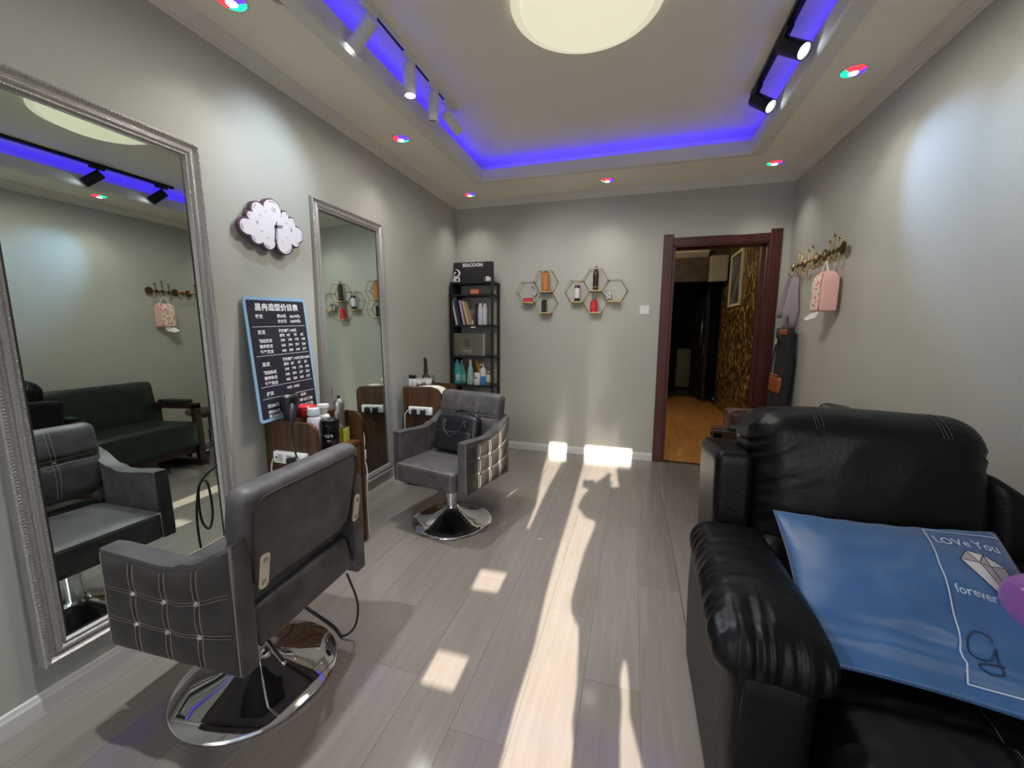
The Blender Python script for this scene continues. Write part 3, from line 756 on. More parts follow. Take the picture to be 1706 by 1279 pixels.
# second cabinet
for k, (xx, yy) in enumerate(((-1.672, 2.800), (-1.637, 2.795))):
    t = bottle('shaker_bottle', ('small clear shaker with a black cap, nearest the wall' if k == 0 else 'small clear shaker with a black cap, beside the crumpled plastic'), 'shaker', (xx, yy, .7975), [('glass', [(0, 0), (.016, 0), (.018, .004), (.017, .055), (.013, .062), (0, .062)], mat('shaker_glass', (190, 192, 190), rough=.15, var=.25, vscale=160)), ('cap', [(0, .06), (.0155, .06), (.0155, .084), (.012, .088), (0, .088)], M_BLACK)], group='shaker bottles on the far cabinet')
t = thing('spray_bottle', 'dark green spray bottle with a tall black trigger neck on the far cabinet', 'spray bottle', (-1.640, 2.985, .7975))
bm = BM(); lathe(bm, [(0, 0), (.029, 0), (.031, .005), (.031, .05), (.026, .068), (.015, .08), (.015, .088), (0, .088)], n=24); obj('bottle', bm, mat('bottle_green', (34, 52, 38), rough=.15), t, True, 40)
bm = BM(); tube(bm, spline([(0, 0, .085), (.001, 0, .13), (-.002, 0, .17), (-.001, 0, .195), (-.013, -.008, .205)], 5), [.017]*5+[.015]*5+[.015]*5+[.012]*5+[.007], n=10); obj('trigger_neck', bm, M_BLACK, t, True)
bottle('drinking_glass', 'small clear drinking glass behind the green spray bottle', 'glass', (-1.600, 3.01, .7975), [('tumbler', [(0, .004), (.022, .003), (.026, .065), (.0275, .065), (.0245, 0), (0, 0)], M_GLASS)])
bm = softbox(.17, .12, .035, .016, 12, lambda p: p + Vector((0, 0, .012*math.sin(p.x*90)*math.cos(p.y*120)+.008*math.sin(p.x*210+p.y*170))) )
o = obj('crumpled_plastic', bm, mat('crumpled_film', (170, 164, 160), rough=.25, bump=1, bscale=80), None, True); o.location = (-1.625, 2.885, .822); o.rotation_euler = (0, 0, .5)
tag(o, 'crumpled clear plastic bag lying on the far cabinet top', 'plastic bag')
bm = BM()
g = [[bm.verts.new((x_, y_, z_)) for (x_, y_, z_) in ((-1.59, 2.775+.03*j, .801), (-1.47, 2.768+.035*j, .803), (-1.415, 2.765+.035*j, .790), (-1.383, 2.765+.03*j, .75+.006*j), (-1.378, 2.77+.025*j, .715+.012*j))] for j in range(4)]
for j in range(3):
    for i in range(4): bm.faces.new((g[j][i], g[j][i+1], g[j+1][i+1], g[j+1][i]))
o = obj('paper_towel', bm, mat('paper', (226, 216, 204), rough=.8), None, True); o.modifiers.new('thick', 'SOLIDIFY').thickness = .002
tag(o, 'white paper towel draped over the front corner of the far cabinet', 'paper towel')
bm = BM(); tube(bm, spline([(-1.66, 3.02, .8025), (-1.63, 3.035, .803), (-1.60, 3.04, .8035), (-1.592, 3.03, .8025)], 6), .0035); 
tag(obj('charging_cable', bm, M_BLACK, None, True), 'thin black cord lying on the far cabinet top', 'cord')

# ================================================================== SALON CHAIRS
AY0, AY1, AH = -.225, .265, .2925
def arm_top(y):
    P = [(-.225, .612), (-.12, .606), (0, .596), (.08, .600), (.15, .624), (.21, .662), (.265, .690)]
    for (a, za), (b, zb) in zip(P, P[1:]):
        if y <= b: 
            f = (y-a)/(b-a); return za+(zb-za)*f
    return P[-1][1]
AB = .302
def salon_chair(label):
    t = thing('salon_chair', label, 'chair', (0,0,0), 0, 'charcoal leather salon chairs')
    # base: chrome dome, pole, collar
    bm = BM(); lathe(bm, [(0, .0), (.252, .0), (.260, .004), (.260, .010), (.254, .016), (.20, .028), (.13, .048), (.075, .075), (.05, .093), (.045, .10), (0, .10)], n=72); obj('base_disc', bm, M_CHROME, t, True, 50)
    bm = BM(); cyl(bm, (0,0,.095), (0,0,.25), .033, n=28); cyl(bm, (0,0,.095), (0,0,.108), .046, .04, n=28); obj('gas_lift', bm, M_CHROME, t, True, 40)
    bm = BM(); cyl(bm, (0,0,.245), (0,0,.305), .024, n=20); box(bm, -.13, .13, -.13, .13, .298, .32, bev=.004); obj('seat_plate', bm, M_BLACKM, t, True, 40)
    bm = BM(); tube(bm, spline([(.02, .03, .235), (.06, .10, .23), (.10, .19, .215), (.115, .235, .20)], 5), .007, n=8); obj('pump_lever', bm, M_CHROME, t, True)
    # seat
    def sf(p):
        if p.z > 0: p = p + Vector((0, 0, .014*(1-(p.x/.225)**2)*(1-(p.y/.25)**2)))
        return p
    bm = softbox(.44, .49, .125, .022, 14, sf, Matrix.Translation((0, -.02, .375))); seat = obj('seat', bm, M_GREY, t, True)
    bm = BM()
    zt = .4375-.006
    for xx in (-.205, .205): tube(bm, [(xx, -.2655, .32), (xx, -.2655, zt-.008), (xx, -.258, zt+.004)], .0016, n=5)
    tube(bm, [(-.21, -.2595, zt), (.21, -.2595, zt)], .0018, n=5)
    obj('stitching', bm, M_THREAD, seat)
    # arms
    for s in (-1, 1):
        bm = BM(); n = 14
        prof = [(AY0, AB)] + [(AY0+(AY1-AY0)*i/n, arm_top(AY0+(AY1-AY0)*i/n)) for i in range(n+1)] + [(AY1, AB)]
        xi, xo = s*.222, s*(AH-.012)
        prism(bm, prof, lambda y, z: Vector((xi, y, z)), lambda y, z: Vector((xo, y, z)))
        es = [e for e in bm.edges if abs(e.verts[0].co.x-e.verts[1].co.x) < 1e-5]
        bmesh.ops.bevel(bm, geom=es, offset=.009, segments=3, affect='EDGES', profile=.5)
        arm = obj('armrest', bm, M_GREY, t, True, 50)
        # quilted outer panel
        bm = BM(); NU, NV = 48, 36; g = []
        for i in range(NU+1):
            u = i/NU; y = AY0+.012+(AY1-AY0-.024)*u; col = []
            for j in range(NV+1):
                v = j/NV; z = AB+.008+(arm_top(y)-.012-AB-.008)*v
                bu = (abs(math.sin(PI*4*u))**.45)*(abs(math.sin(PI*3*v))**.45)
                col.append(bm.verts.new((s*(AH-.012+.001+.013*bu), y, z)))
            g.append(col)
        for i in range(NU):
            for j in range(NV): bm.faces.new((g[i][j], g[i+1][j], g[i+1][j+1], g[i][j+1]))
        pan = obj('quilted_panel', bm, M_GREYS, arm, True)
        bm = BM()
        def sp(u, v): 
            y = AY0+.012+(AY1-AY0-.024)*u; z = AB+.008+(arm_top(y)-.02-AB)*v
            bu = (abs(math.sin(PI*4*u))**.45)*(abs(math.sin(PI*3*v))**.45)
            return Vector((s*(AH-.012+.0016+.013*bu), y, z))
        for k in (1, 2, 3):
            for e in (-.018, .018): tube(bm, [sp(k/4+e, .02+.96*q/12) for q in range(13)], .0009, n=4)
        for k in (1, 2):
            for e in (-.014, .014): tube(bm, [sp(.02+.96*q/16, k/3+e) for q in range(17)], .0007, n=4)
        for yy in (AY0+.006, AY1-.006): tube(bm, [(s*(AH-.004-.008), yy, AB+.01), (s*(AH-.004-.008), yy, arm_top(yy)-.01)], .0014, n=4)
        obj('stitching', bm, M_THREAD, arm)
        for k in (1, 2, 3):
            for q in (1, 2):
                y = AY0+.012+(AY1-AY0-.024)*k/4; z = AB+.008+(arm_top(y)-.02-AB)*q/3
                bm = BM(); lathe(bm, [(0, .008), (.005, .007), (.008, .003), (.0085, 0)], n=8, M=Matrix.Translation((s*(AH-.008), y, z)) @ Matrix.Rotation(s*PI/2, 4, 'Y')); obj('button', bm, M_CRYSTAL, arm)
    # back rest: wider above the arms, leaning back
    TB = Matrix.Translation((0, .225, .655)) @ Matrix.Rotation(math.radians(-9), 4, 'X')
    def bf(p):
        f = max(0, min(1, (p.z+.17)/.12)); f = f*f*(3-2*f)
        p = Vector((p.x*(.86+.14*f), p.y, p.z))
        bow = -.012*(1-(p.x/.25)**2)*(1-(p.z/.17)**2)
        if p.y < 0:
            p.y += bow; d = abs(p.z-.01)
            p.y += .012*math.exp(-(d/.014)**2)
            for xx in (-.07, .07): p.y += .005*math.exp(-((p.x-xx)/.012)**2)
        return p
    bm = softbox(.50, .088, .345, .038, 22, bf, TB); back = obj('backrest', bm, M_GREY, t, True)
    bm = BM()
    for xx in (-.082, -.068, .068, .082):
        tube(bm, [TB @ (bf(Vector((xx, -.044, -.15+.30*q/14)))+Vector((0, -.0012, 0))) for q in range(15)], .0011, n=4)
    for zz in (-.002, .022): tube(bm, [TB @ (bf(Vector((-.215+.43*q/14, -.044, zz)))+Vector((0, -.0012, 0))) for q in range(15)], .001, n=4)
    ring = []
    obj('stitching', bm, M_THREAD, back)
    bm = BM()
    for a, b in rrect(.452, .297, .05, 6): ring.append(TB @ (bf(Vector((a, .0445, b)))+Vector((0, .0005, 0))))
    tube(bm, ring, .0022, n=5, closed=True); obj('piping', bm, mat('dark_piping', (34, 32, 33), rough=.5), back)
    for xx in (-.075, .075):
        bm = BM(); lathe(bm, [(0, .007), (.006, .006), (.009, .002), (.009, 0)], n=8, M=TB @ Matrix.Translation((xx, -.043, .01)) @ Matrix.Rotation(PI/2, 4, 'X')); obj('button', bm, M_CRYSTAL, back)
    # lower back roll and hinge plates
    bm = softbox(.43, .06, .13, .028, 8, None, Matrix.Translation((0, .225, .395)) @ Matrix.Rotation(math.radians(14), 4, 'X')); obj('lower_back_panel', bm, M_GREY, t, True)
    for s in (-1, 1):
        Mx = Matrix.Translation((s*.206, .284, .580)) @ Matrix.Rotation(math.radians(-9), 4, 'X')
        bm = BM(); prism(bm, rrect(.030, .105, .010, 4), lambda a, b: Mx @ Vector((a, 0, b)), lambda a, b: Mx @ Vector((a, .004, b))); hp = obj('hinge_plate', bm, mat('hinge_metal', (222, 212, 190), rough=.3, metal=.4), t)
        for zz in (-.034, .034):
            bm = BM(); cyl(bm, Mx @ Vector((0, .004, zz)), Mx @ Vector((0, .010, zz)), .008, n=10); obj('bolt', bm, M_STEEL, hp)
    return t
ch1 = salon_chair('nearest charcoal salon chair with quilted arm, facing the large mirror')
ch1.location = (-1.248, .992, 0); ch1.rotation_euler = (0, 0, math.radians(-87.5))
ch2 = copy_tree(ch1)
ch2['label'] = 'charcoal salon chair holding the black handbag, turned to the camera'
ch2.location = (-1.092, 2.29, 0); ch2.rotation_euler = (0, 0, math.radians(-13))
# cord on the floor behind the near chair
bm = BM(); tube(bm, spline([(-1.02, 1.20, .31), (-1.01, 1.24, .16), (-1.03, 1.24, .05), (-1.08, 1.225, .010), (-1.16, 1.265, .007), (-1.38, 1.33, .007)], 8), .0045)
tag(obj('floor_cord', bm, M_BLACK, None, True), 'thin black cord trailing from under the nearest chair to the floor', 'cord')

# handbag on the far chair
hb = thing('handbag', 'black leather handbag leaning on the far salon chair', 'handbag', (-1.075, 2.345, .452), math.radians(-9))
hb.rotation_euler = (math.radians(-10), 0, math.radians(-9))
def hbf(p):
    f = (p.z+.115)/.23
    return Vector((p.x*(1-.05*f), p.y*(1.15-.45*f)-.012*math.sin(p.x*14), p.z + (.012*(1-(p.x/.17)**2) if p.z > .08 else 0)))
bm = softbox(.34, .095, .235, .03, 16, hbf, Matrix.Translation((0, 0, .118))); body = obj('body', bm, M_BAG, hb, True)
bm = softbox(.27, .02, .13, .01, 8, None, Matrix.Translation((0, -.058, .075))); obj('front_pocket', bm, M_BAG, hb, True)
bm = BM(); tube(bm, [(-.14+.28*i/12, -.062, .152+.004*math.sin(i)) for i in range(13)], .003, n=5); obj('zip', bm, M_BLACKM, hb)
for s, dz in ((-1, 0), (1, 0)):
    y_ = -.055 if s < 0 else .035
    bm = BM(); tube(bm, spline([(-.075, y_, .165), (-.078, y_-.012, .20), (-.06, y_-.03, .15), (0, y_-.045, .105), (.06, y_-.03, .15), (.078, y_-.012, .20), (.075, y_, .165)] if s < 0 else [(-.075, y_, .19), (-.06, y_+.01, .25), (0, y_, .272), (.06, y_+.01, .25), (.075, y_, .19)], 6), .0065, n=8); obj('handle', bm, M_BAG, hb, True)
for xx in (-.075, .075):
    bm = BM(); box(bm, xx-.011, xx+.011, -.066, -.052, .165, .208, bev=.003); obj('handle_tab', bm, mat('tab_grey', (96, 98, 102), rough=.3, metal=.5), hb)

# ================================================================== SHELF UNIT
su = thing('shelf_unit', 'tall narrow black open shelf unit in the corner', 'shelf unit', (0, 0, 0))
SX0, SX1, SY0, SY1 = -1.762, -1.312, 3.735, 3.955
for z in (1.705, 1.585, 1.288, .980, .685, .40, .12): part_box('shelf', su, M_SHELF, SX0, SX1, SY0, SY1, z-.018, z, bev=.001, seg=1)
for xx, yy in ((SX0, SY0), (SX0, SY1-.028), (SX1-.022, SY0), (SX1-.022, SY1-.028)): part_box('post', su, M_SHELF, xx, xx+.022, yy, yy+.028, 0, 1.69)
part_box('side_panel', su, M_SHELF, SX0, SX0+.006, SY0, SY1, .05, 1.7)
part_box('shelf_tag', su, mat('tag_white', (214, 210, 206)), -1.545, -1.490, SY0-.003, SY0, 1.258, 1.270)
# top things
t = thing('black_carton', 'flat black carton with white lettering standing on top of the shelf unit', 'carton', (-1.575, 3.90, 1.7055))
part_box('carton', t, mat('carton_black', (40, 38, 42), rough=.6), -.205, .205, -.03, .03, 0, .205, bev=.002)
bm = BM(); put_text(bm, 'SEACOON', .046, lambda a, b: Vector((a-.0, -.0306, b+.160)), 'CENTER', .002); obj('lettering', bm, M_SIGNT, t)
cm = thing('security_camera', 'white round-headed security camera on the shelf unit', 'camera', (-1.715, 3.79, 1.7055))
bm = BM(); lathe(bm, [(0, 0), (.038, 0), (.040, .006), (.034, .012), (.034, .042), (.028, .05), (0, .05)], n=24); obj('base', bm, M_WHITE, cm, True, 40)
bm = BM(); bmesh.ops.create_uvsphere(bm, u_segments=24, v_segments=14, radius=.040, matrix=Matrix.Translation((0, 0, .086))); obj('head', bm, M_WHITE, cm, True)
bm = BM(); lathe(bm, [(0, .002), (.027, .002), (.029, -.002), (.029, -.012)], n=24, M=Matrix.Translation((.004, -.036, .090)) @ Matrix.Rotation(PI/2, 4, 'X')); ld = obj('lens_disc', bm, mat('lens_black', (12, 12, 15), rough=.08), cm, True)
bm = BM(); lathe(bm, [(0, .003), (.005, .0025), (.006, .001)], n=12, M=Matrix.Translation((.004, -.037, .092)) @ Matrix.Rotation(PI/2, 4, 'X')); obj('lens_glint', bm, mat('lens_glint', (170, 180, 200), rough=.1), ld)
bm = BM(); lathe(bm, [(0, .002), (.012, .002), (.012, -.004)], n=16, M=Matrix.Translation((.022, -.030, .022)) @ Matrix.Rotation(PI/2, 4, 'X')); obj('speaker_spot', bm, M_BLACK, cm)
t = thing('white_cube', 'small white boxy gadget at the right end of the shelf unit top', 'gadget', (-1.378, 3.79, 1.7055))
part_box('body', t, M_WHITE, -.022, .022, -.02, .02, 0, .042, bev=.004); part_box('lid', t, M_WHITE, -.02, .006, -.012, .012, .042, .050, bev=.002)
bm = BM(); tube(bm, spline([(-.022, 0, .035), (-.045, 0, .033), (-.046, 0, .015), (-.045, 0, .001)], 4), .002); obj('wire', bm, M_THREAD, t)
t = thing('card_box', 'small orange-red card box on the upper shelf', 'box', (-1.515, 3.79, 1.5855), .05)
part_box('box', t, mat('box_red', (200, 84, 66), rough=.5), -.046, .046, -.02, .02, 0, .05, bev=.002); part_box('label_band', t, mat('box_peach', (226, 140, 110), rough=.5), -.040, .040, -.0205, -.02, .008, .044)
# leaning magazines
for k, (xb, xt, hh, c, lb) in enumerate(((-1.690, -1.748, .285, (222, 218, 214), 'thin white booklet leaning leftmost on the shelf'), (-1.648, -1.705, .252, (40, 56, 84), 'dark navy booklet leaning between white and pink ones'), (-1.612, -1.662, .245, (206, 180, 206), 'pale pink-lilac booklet leaning beside the navy one'), (-1.570, -1.628, .240, (238, 208, 158), 'cream and orange booklet leaning rightmost in the row'))):
    t = thing('booklet', lb, 'book', (xb, 3.80, 1.2885), 0, 'booklets leaning on the shelf')
    a = math.atan2(xb-xt, math.sqrt(hh*hh-(xb-xt)**2)); t.rotation_euler = (0, -a, 0)
    th = (.018, .026, .018, .016)[k]
    part_box('cover', t, mat('cover_%d' % k, c, rough=.45), -th, -th+.002, -.05, .05, 0, hh); part_box('cover', t, MATS['cover_%d' % k], -.002, 0, -.05, .05, 0, hh)
    part_box('spine', t, MATS['cover_%d' % k], -th, 0, -.052, -.05, 0, hh)
    part_box('pages', t, mat('pages', (230, 226, 216), rough=.8), -th+.002, -.002, -.05, .048, .003, hh-.003)
WBT = [('body', [(0, 0), (.021, 0), (.023, .004), (.023, .165), (.018, .180), (0, .180)], mat('tall_white', (226, 226, 232), rough=.3)), ('cap', [(0, .178), (.016, .178), (.016, .205), (.013, .208), (0, .208)], M_WHITE)]
bottle('shampoo_bottle', 'tall white bottle in the middle of three on the booklet shelf', 'bottle', (-1.472, 3.81, 1.2885), WBT, group='tall bottles on the booklet shelf')
bottle('shampoo_bottle', 'tall white bottle at the right of three on the booklet shelf', 'bottle', (-1.424, 3.81, 1.2885), WBT, group='tall bottles on the booklet shelf')
bottle('shampoo_bottle', 'tall dark plum bottle at the left of three on the booklet shelf', 'bottle', (-1.508, 3.835, 1.2885), [('body', [(0, 0), (.021, 0), (.023, .004), (.023, .175), (.018, .190), (0, .190)], mat('plum', (58, 36, 52), rough=.3)), ('cap', [(0, .188), (.016, .188), (.016, .21), (0, .212)], M_BLACK)], group='tall bottles on the booklet shelf')
bottle('small_vial', 'tiny cream vial at the foot of the leaning booklets', 'vial', (-1.548, 3.79, 1.2885), [('body', [(0, 0), (.010, 0), (.010, .03), (.006, .036), (.006, .046), (0, .046)], mat('vial_cream', (220, 204, 160), rough=.4))])
t = thing('silver_carton', 'large silver-grey product carton on the middle shelf', 'carton', (-1.575, 3.84, .9805))
M_SC = mat('silver_card', (128, 124, 112), rough=.3, metal=.4, var=.06, vscale=20)
part_box('carton', t, M_SC, -.175, .175, -.08, .08, 0, .222, bev=.003)
part_box('emblem', t, mat('card_dark', (92, 90, 80), rough=.4), -.052, .008, -.0808, -.08, .085, .165); part_box('edge_strip', t, mat('card_edge', (196, 196, 192), rough=.4), .150, .162, -.0808, -.08, .005, .215)
bm = BM()
for k in range(9): quad_line(bm, (-.070+.012*k, .050+.002*(k % 2)), (-.062+.012*k, .050+.002*(k % 2)), .008, lambda a, b: Vector((a, -.0812, b)))
quad_line(bm, (-.05, .036), (.02, .036), .003, lambda a, b: Vector((a, -.0812, b)))
o = obj('print', bm, M_SIGNT, t); o['kind'] = 'stuff'
bottle('grey_tub', 'dark olive tub left of the silver carton', 'tub', (-1.738, 3.79, .9805), [('body', [(0, 0), (.012, 0), (.013, .12), (.009, .15), (0, .15)], mat('olive', (90, 88, 68), rough=.4))])
# lower shelf products
def pouch(label, loc, w, h, c, tilt, group=None, c2=None):
    t = thing('refill_pouch', label, 'pouch', loc, 0, group); t.rotation_euler = (0, tilt, 0)
    def pf(p):
        f = (p.z+h/2)/h
        return Vector((p.x*(1-.55*max(0, f-.35)/.65), p.y*(1-.8*f), p.z))
    bm = softbox(w, .05, h, .012, 8, pf, Matrix.Translation((0, 0, h/2))); obj('pouch', bm, mat('pouch_%d_%d_%d' % c, c, rough=.3, var=.1, vscale=30), t, True)
    bm = BM(); lathe(bm, [(0, h-.004), (.009, h-.004), (.009, h+.016), (0, h+.016)], n=12); obj('spout_cap', bm, M_WHITE, t)
    bm = softbox(w*.55, .012, h*.3, .004, 4, None, Matrix.Translation((w*.08, -.022, h*.28))); obj('label_patch', bm, mat('patch_%d' % c[0], c2 or (206, 224, 226), rough=.5), t, True)
    return t
pouch('bright teal refill pouch at the left of the lower shelf', (-1.712, 3.80, .6855), .085, .235, (70, 176, 178), -.06)
pouch('green refill pouch leaning beside the teal one', (-1.655, 3.825, .6855), .07, .225, (96, 156, 134), -.14, None, (140, 190, 170))
pouch('dark grey slim pouch between green pouch and spray bottle', (-1.618, 3.86, .6855), .06, .24, (70, 76, 80), .03, None, (120, 140, 136))
bottle('spray_bottle', 'pale grey-green printed spray bottle with a white top on the lower shelf', 'spray bottle', (-1.578, 3.80, .6855), [('body', [(0, 0), (.031, 0), (.034, .005), (.034, .10), (.026, .16), (.015, .20), (.012, .21), (0, .21)], mat('printed_grey', (158, 182, 176), rough=.35, var=.35, vscale=120)), ('cap', [(0, .21), (.014, .21), (.015, .222), (.012, .25), (0, .252)], M_WHITE)])
bottle('tilted_bottle', 'orange-yellow bottle with a grey end leaning behind the white jar', 'bottle', (-1.472, 3.862, .76), [('body', [(0, 0), (.018, 0), (.022, .06), (.024, .09), (.020, .16), (.012, .172), (0, .172)], mat('amber', (222, 150, 36), rough=.3)), ('base_cap', [(0, -.03), (.016, -.03), (.020, .0), (.022, .04), (0, .04)], mat('cap_taupe', (150, 146, 146), rough=.4))], rot=(0, -.42, 0))
t = bottle('white_jar', 'white jar with a dark label in front of the orange bottle', 'jar', (-1.500, 3.79, .6855), [('body', [(0, 0), (.034, 0), (.036, .005), (.036, .085), (.03, .094), (0, .094)], M_WHITE), ('lid', [(0, .094), (.03, .094), (.03, .12), (.026, .125), (0, .125)], M_WHITE)])
bm = BM()
for i in range(10):
    a0, a1 = -2.3+.1*i, -2.2+.1*i
    bm.faces.new([bm.verts.new((.0364*math.cos(a), .0364*math.sin(a), z)) for a, z in ((a0, .066), (a1, .066), (a1, .082), (a0, .082))])
obj('label_band', bm, mat('label_dark', (70, 70, 74)), t)
t = thing('pump_bottle', 'white pump bottle with a blue lower half on the lower shelf', 'bottle', (-1.440, 3.80, .6855))
for pn, prof, m in (('blue_base', [(0, 0), (.029, 0), (.031, .005), (.031, .09), (0, .09)], mat('pump_blue', (62, 148, 216), rough=.3)), ('body', [(0, .09), (.031, .09), (.031, .155), (.024, .168), (.012, .172), (.012, .186), (0, .186)], M_WHITE)):
    bm = BM(); lathe(bm, prof, n=20); obj(pn, bm, m, t, True, 40)
bm = BM(); cyl(bm, (0,0,.18), (0,0,.205), .006, n=10); tube(bm, [(0,0,.205), (-.02,-.01,.206), (-.032,-.016,.196)], .007, n=8); obj('pump', bm, M_WHITE, t, True)
t = bottle('cream_bottle', 'small cream-labelled bottle at the right end of the lower shelf', 'bottle', (-1.385, 3.80, .6855), [('body', [(0, 0), (.023, 0), (.025, .005), (.025, .095), (.015, .11), (0, .11)], mat('cream_label', (214, 206, 184), rough=.4)), ('foot_band', [(.0253, .003), (.0256, .006), (.0256, .03), (.0253, .032)], mat('olive_band', (116, 112, 60), rough=.4)), ('neck', [(0, .108), (.012, .108), (.012, .122), (0, .122)], M_BLACKM), ('cap', [(0, .122), (.010, .122), (.010, .14), (0, .142)], M_WHITE)])
bottle('white_cup', 'small white cup on the shelf below the pouches', 'cup', (-1.69, 3.79, .4005), [('cup', [(0, 0), (.03, 0), (.035, .13), (.033, .13), (.028, .005), (0, .005)], M_WHITE), ('saucer_lid', [(0, .13), (.045, .13), (.045, .142), (.02, .144), (.018, .17), (0, .172)], M_WHITE)])
bottle('glass_jar', 'clear glass jar on the shelf below the white jar', 'jar', (-1.50, 3.79, .4005), [('jar', [(0, .004), (.036, .004), (.036, .165), (.039, .165), (.039, 0), (0, 0)], M_GLASS)])
bottle('glass_jar', 'tall clear glass at the right end of the shelf below the blue pump bottle', 'jar', (-1.365, 3.79, .4005), [('jar', [(0, .004), (.026, .004), (.031, .178), (.033, .178), (.029, 0), (0, 0)], M_GLASS)])

# ================================================================== HEXAGON WALL SHELVES
HS = .1155
def hex_shelf(label, centres, ox, oz):
    t = thing('hexagon_shelf', label, 'wall shelf', (ox, YB, oz), 0, 'hexagon wall shelves')
    dep = .10
    def hexp(c, y): return [Vector((c[0]-ox+HS*math.cos(PI/3*k), y, c[1]-oz+HS*math.sin(PI/3*k))) for k in range(6)]
    for c in centres:
        bm = BM()
        A, B = hexp(c, -.004), hexp(c, -dep)
        for R in (A, B):
            for k in range(6): tube(bm, [R[k], R[(k+1)%6]], .0023, n=6)
        for k in range(6): tube(bm, [A[k], B[k]], .0023, n=6)
        obj('wire_hexagon', bm, M_GOLD, t, True)
        zz = c[1]-oz-HS*math.sin(PI/3)
        part_box('wood_board', t, mat('light_wood', (206, 178, 128), rough=.5), c[0]-ox-HS/2, c[0]-ox+HS/2, -dep-.004, -.003, zz, zz+.010)
    return t
dz = HS*math.sqrt(3)
H1 = [(-.832, 1.700), (-.832-1.5*HS, 1.700-dz/2), (-.832, 1.700-dz)]
H2 = [(-.357, 1.700), (-.357-1.5*HS, 1.700-dz/2), (-.357+1.5*HS, 1.700-dz/2), (-.357, 1.700-dz)]
hex_shelf('left gold-wire hexagon shelf of three cells on the back wall', H1, -.832, 1.6)
hex_shelf('right gold-wire hexagon shelf of four cells on the back wall', H2, -.357, 1.6)
def zb(c): return c[1]-HS*math.sin(PI/3)+.0105
YH = YB-.055
t = thing('quilted_bottle', 'orange quilted bottle standing in the left hexagon shelf', 'bottle', (H1[0][0]-.005, YH, zb(H1[0])))
def qf(p):
    th = math.atan2(p.y, p.x)
    return p
bm = BM(); prof = [(.036+.0015*math.sin(i*2.2), .006+.148*i/28) for i in range(29)]
rings = []
for j, (r, z) in enumerate(prof):
    row = []
    for i in range(48):
        a = 2*PI*i/48; rr = .037 + .0022*abs(math.sin(3*a+z*60))*abs(math.sin(3*a-z*60))
        row.append(bm.verts.new((rr*math.cos(a), rr*math.sin(a), z)))
    rings.append(row)
for A, B in zip(rings, rings[1:]):
    for i in range(48): bm.faces.new((A[i], A[(i+1)%48], B[(i+1)%48], B[i]))
bm.faces.new(rings[0][::-1])
obj('body', bm, mat('orange_quilt', (190, 122, 58), rough=.35), t, True)
bm = BM(); lathe(bm, [(.037, .154), (.034, .168), (.018, .178), (.014, .18), (0, .18)], n=48); obj('shoulder', bm, MATS['orange_quilt'], t, True)
bm = BM(); lathe(bm, [(0, .18), (.013, .18), (.013, .198), (0, .199)], n=20); obj('cap', bm, M_BRONZE, t, True, 40)
t = thing('red_gift_box', 'small red box in the leftmost hexagon cell', 'box', (H1[1][0]-.005, YH, zb(H1[1])))
part_box('box', t, mat('gift_red', (196, 62, 62), rough=.45), -.042, .042, -.025, .025, 0, .038, bev=.002); part_box('lid', t, MATS['gift_red'], -.043, .043, -.026, .026, .026, .04, bev=.002)
t = thing('hanging_charm', 'small black and white charm hanging inside the leftmost hexagon cell', 'ornament', (H1[1][0]+.05, YB-.02, zb(H1[1])+.02))
bm = BM(); bmesh.ops.create_icosphere(bm, subdivisions=2, radius=.019, matrix=Matrix.Translation((0, 0, .055))); bmesh.ops.create_icosphere(bm, subdivisions=2, radius=.013, matrix=Matrix.Translation((.014, -.004, .078))); obj('charm_body', bm, mat('charm', (216, 214, 214), rough=.4, var=.9, vscale=90), t, True)
bm = BM(); tube(bm, spline([(-.01, 0, .09), (-.004, 0, .11), (-.03, 0, .135), (-.012, 0, .118), (.004, 0, .145)], 4), .002); obj('ribbon', bm, M_BLACK, t)
t = thing('black_product_box', 'upright black box in the lowest cell of the left hexagon shelf', 'box', (H1[2][0]-.012, YH, zb(H1[2])))
part_box('box', t, mat('prod_black', (20, 20, 23), rough=.3), -.023, .023, -.02, .02, 0, .122, bev=.001); part_box('gold_label', t, M_BRONZE, -.006, .006, -.0204, -.02, .02, .034)
t = bottle('bronze_bottle', 'tall dark bronze bottle standing in the top cell of the right hexagon shelf', 'bottle', (H2[0][0]-.002, YH, zb(H2[0])), [('body', [(0, 0), (.024, 0), (.026, .004), (.026, .15), (.022, .17), (.016, .186), (0, .186)], mat('dark_bronze', (66, 52, 42), rough=.25, metal=.3)), ('gold_band', [(.0262, .028), (.0265, .029), (.0265, .033), (.0262, .034)], M_GOLD), ('cap', [(0, .186), (.016, .186), (.017, .19), (.017, .212), (.014, .216), (0, .216)], mat('cap_bronze', (54, 42, 36), rough=.3, metal=.3)), ('neck_ring', [(.0172, .196), (.0176, .197), (.0176, .203), (.0172, .204)], M_WHITE)])
t = bottle('labelled_bottle', 'dark plum bottle with a white label and pink pump in the right hexagon shelf', 'bottle', (H2[1][0]+.002, YH, zb(H2[1])), [('body', [(0, 0), (.025, 0), (.026, .004), (.026, .138), (.020, .15), (0, .15)], mat('plum_dark', (52, 36, 46), rough=.3)), ('label', [(.0262, .03), (.0266, .031), (.0266, .122), (.0262, .123)], mat('label_white', (222, 220, 224), rough=.5))])
bm = BM(); cyl(bm, (0,0,.15), (0,0,.168), .009, n=10); tube(bm, [(0,0,.168), (-.004,0,.175), (-.03,-.01,.176)], .006, n=8); obj('pump', bm, mat('pump_pink', (232, 178, 190), rough=.4), t, True)
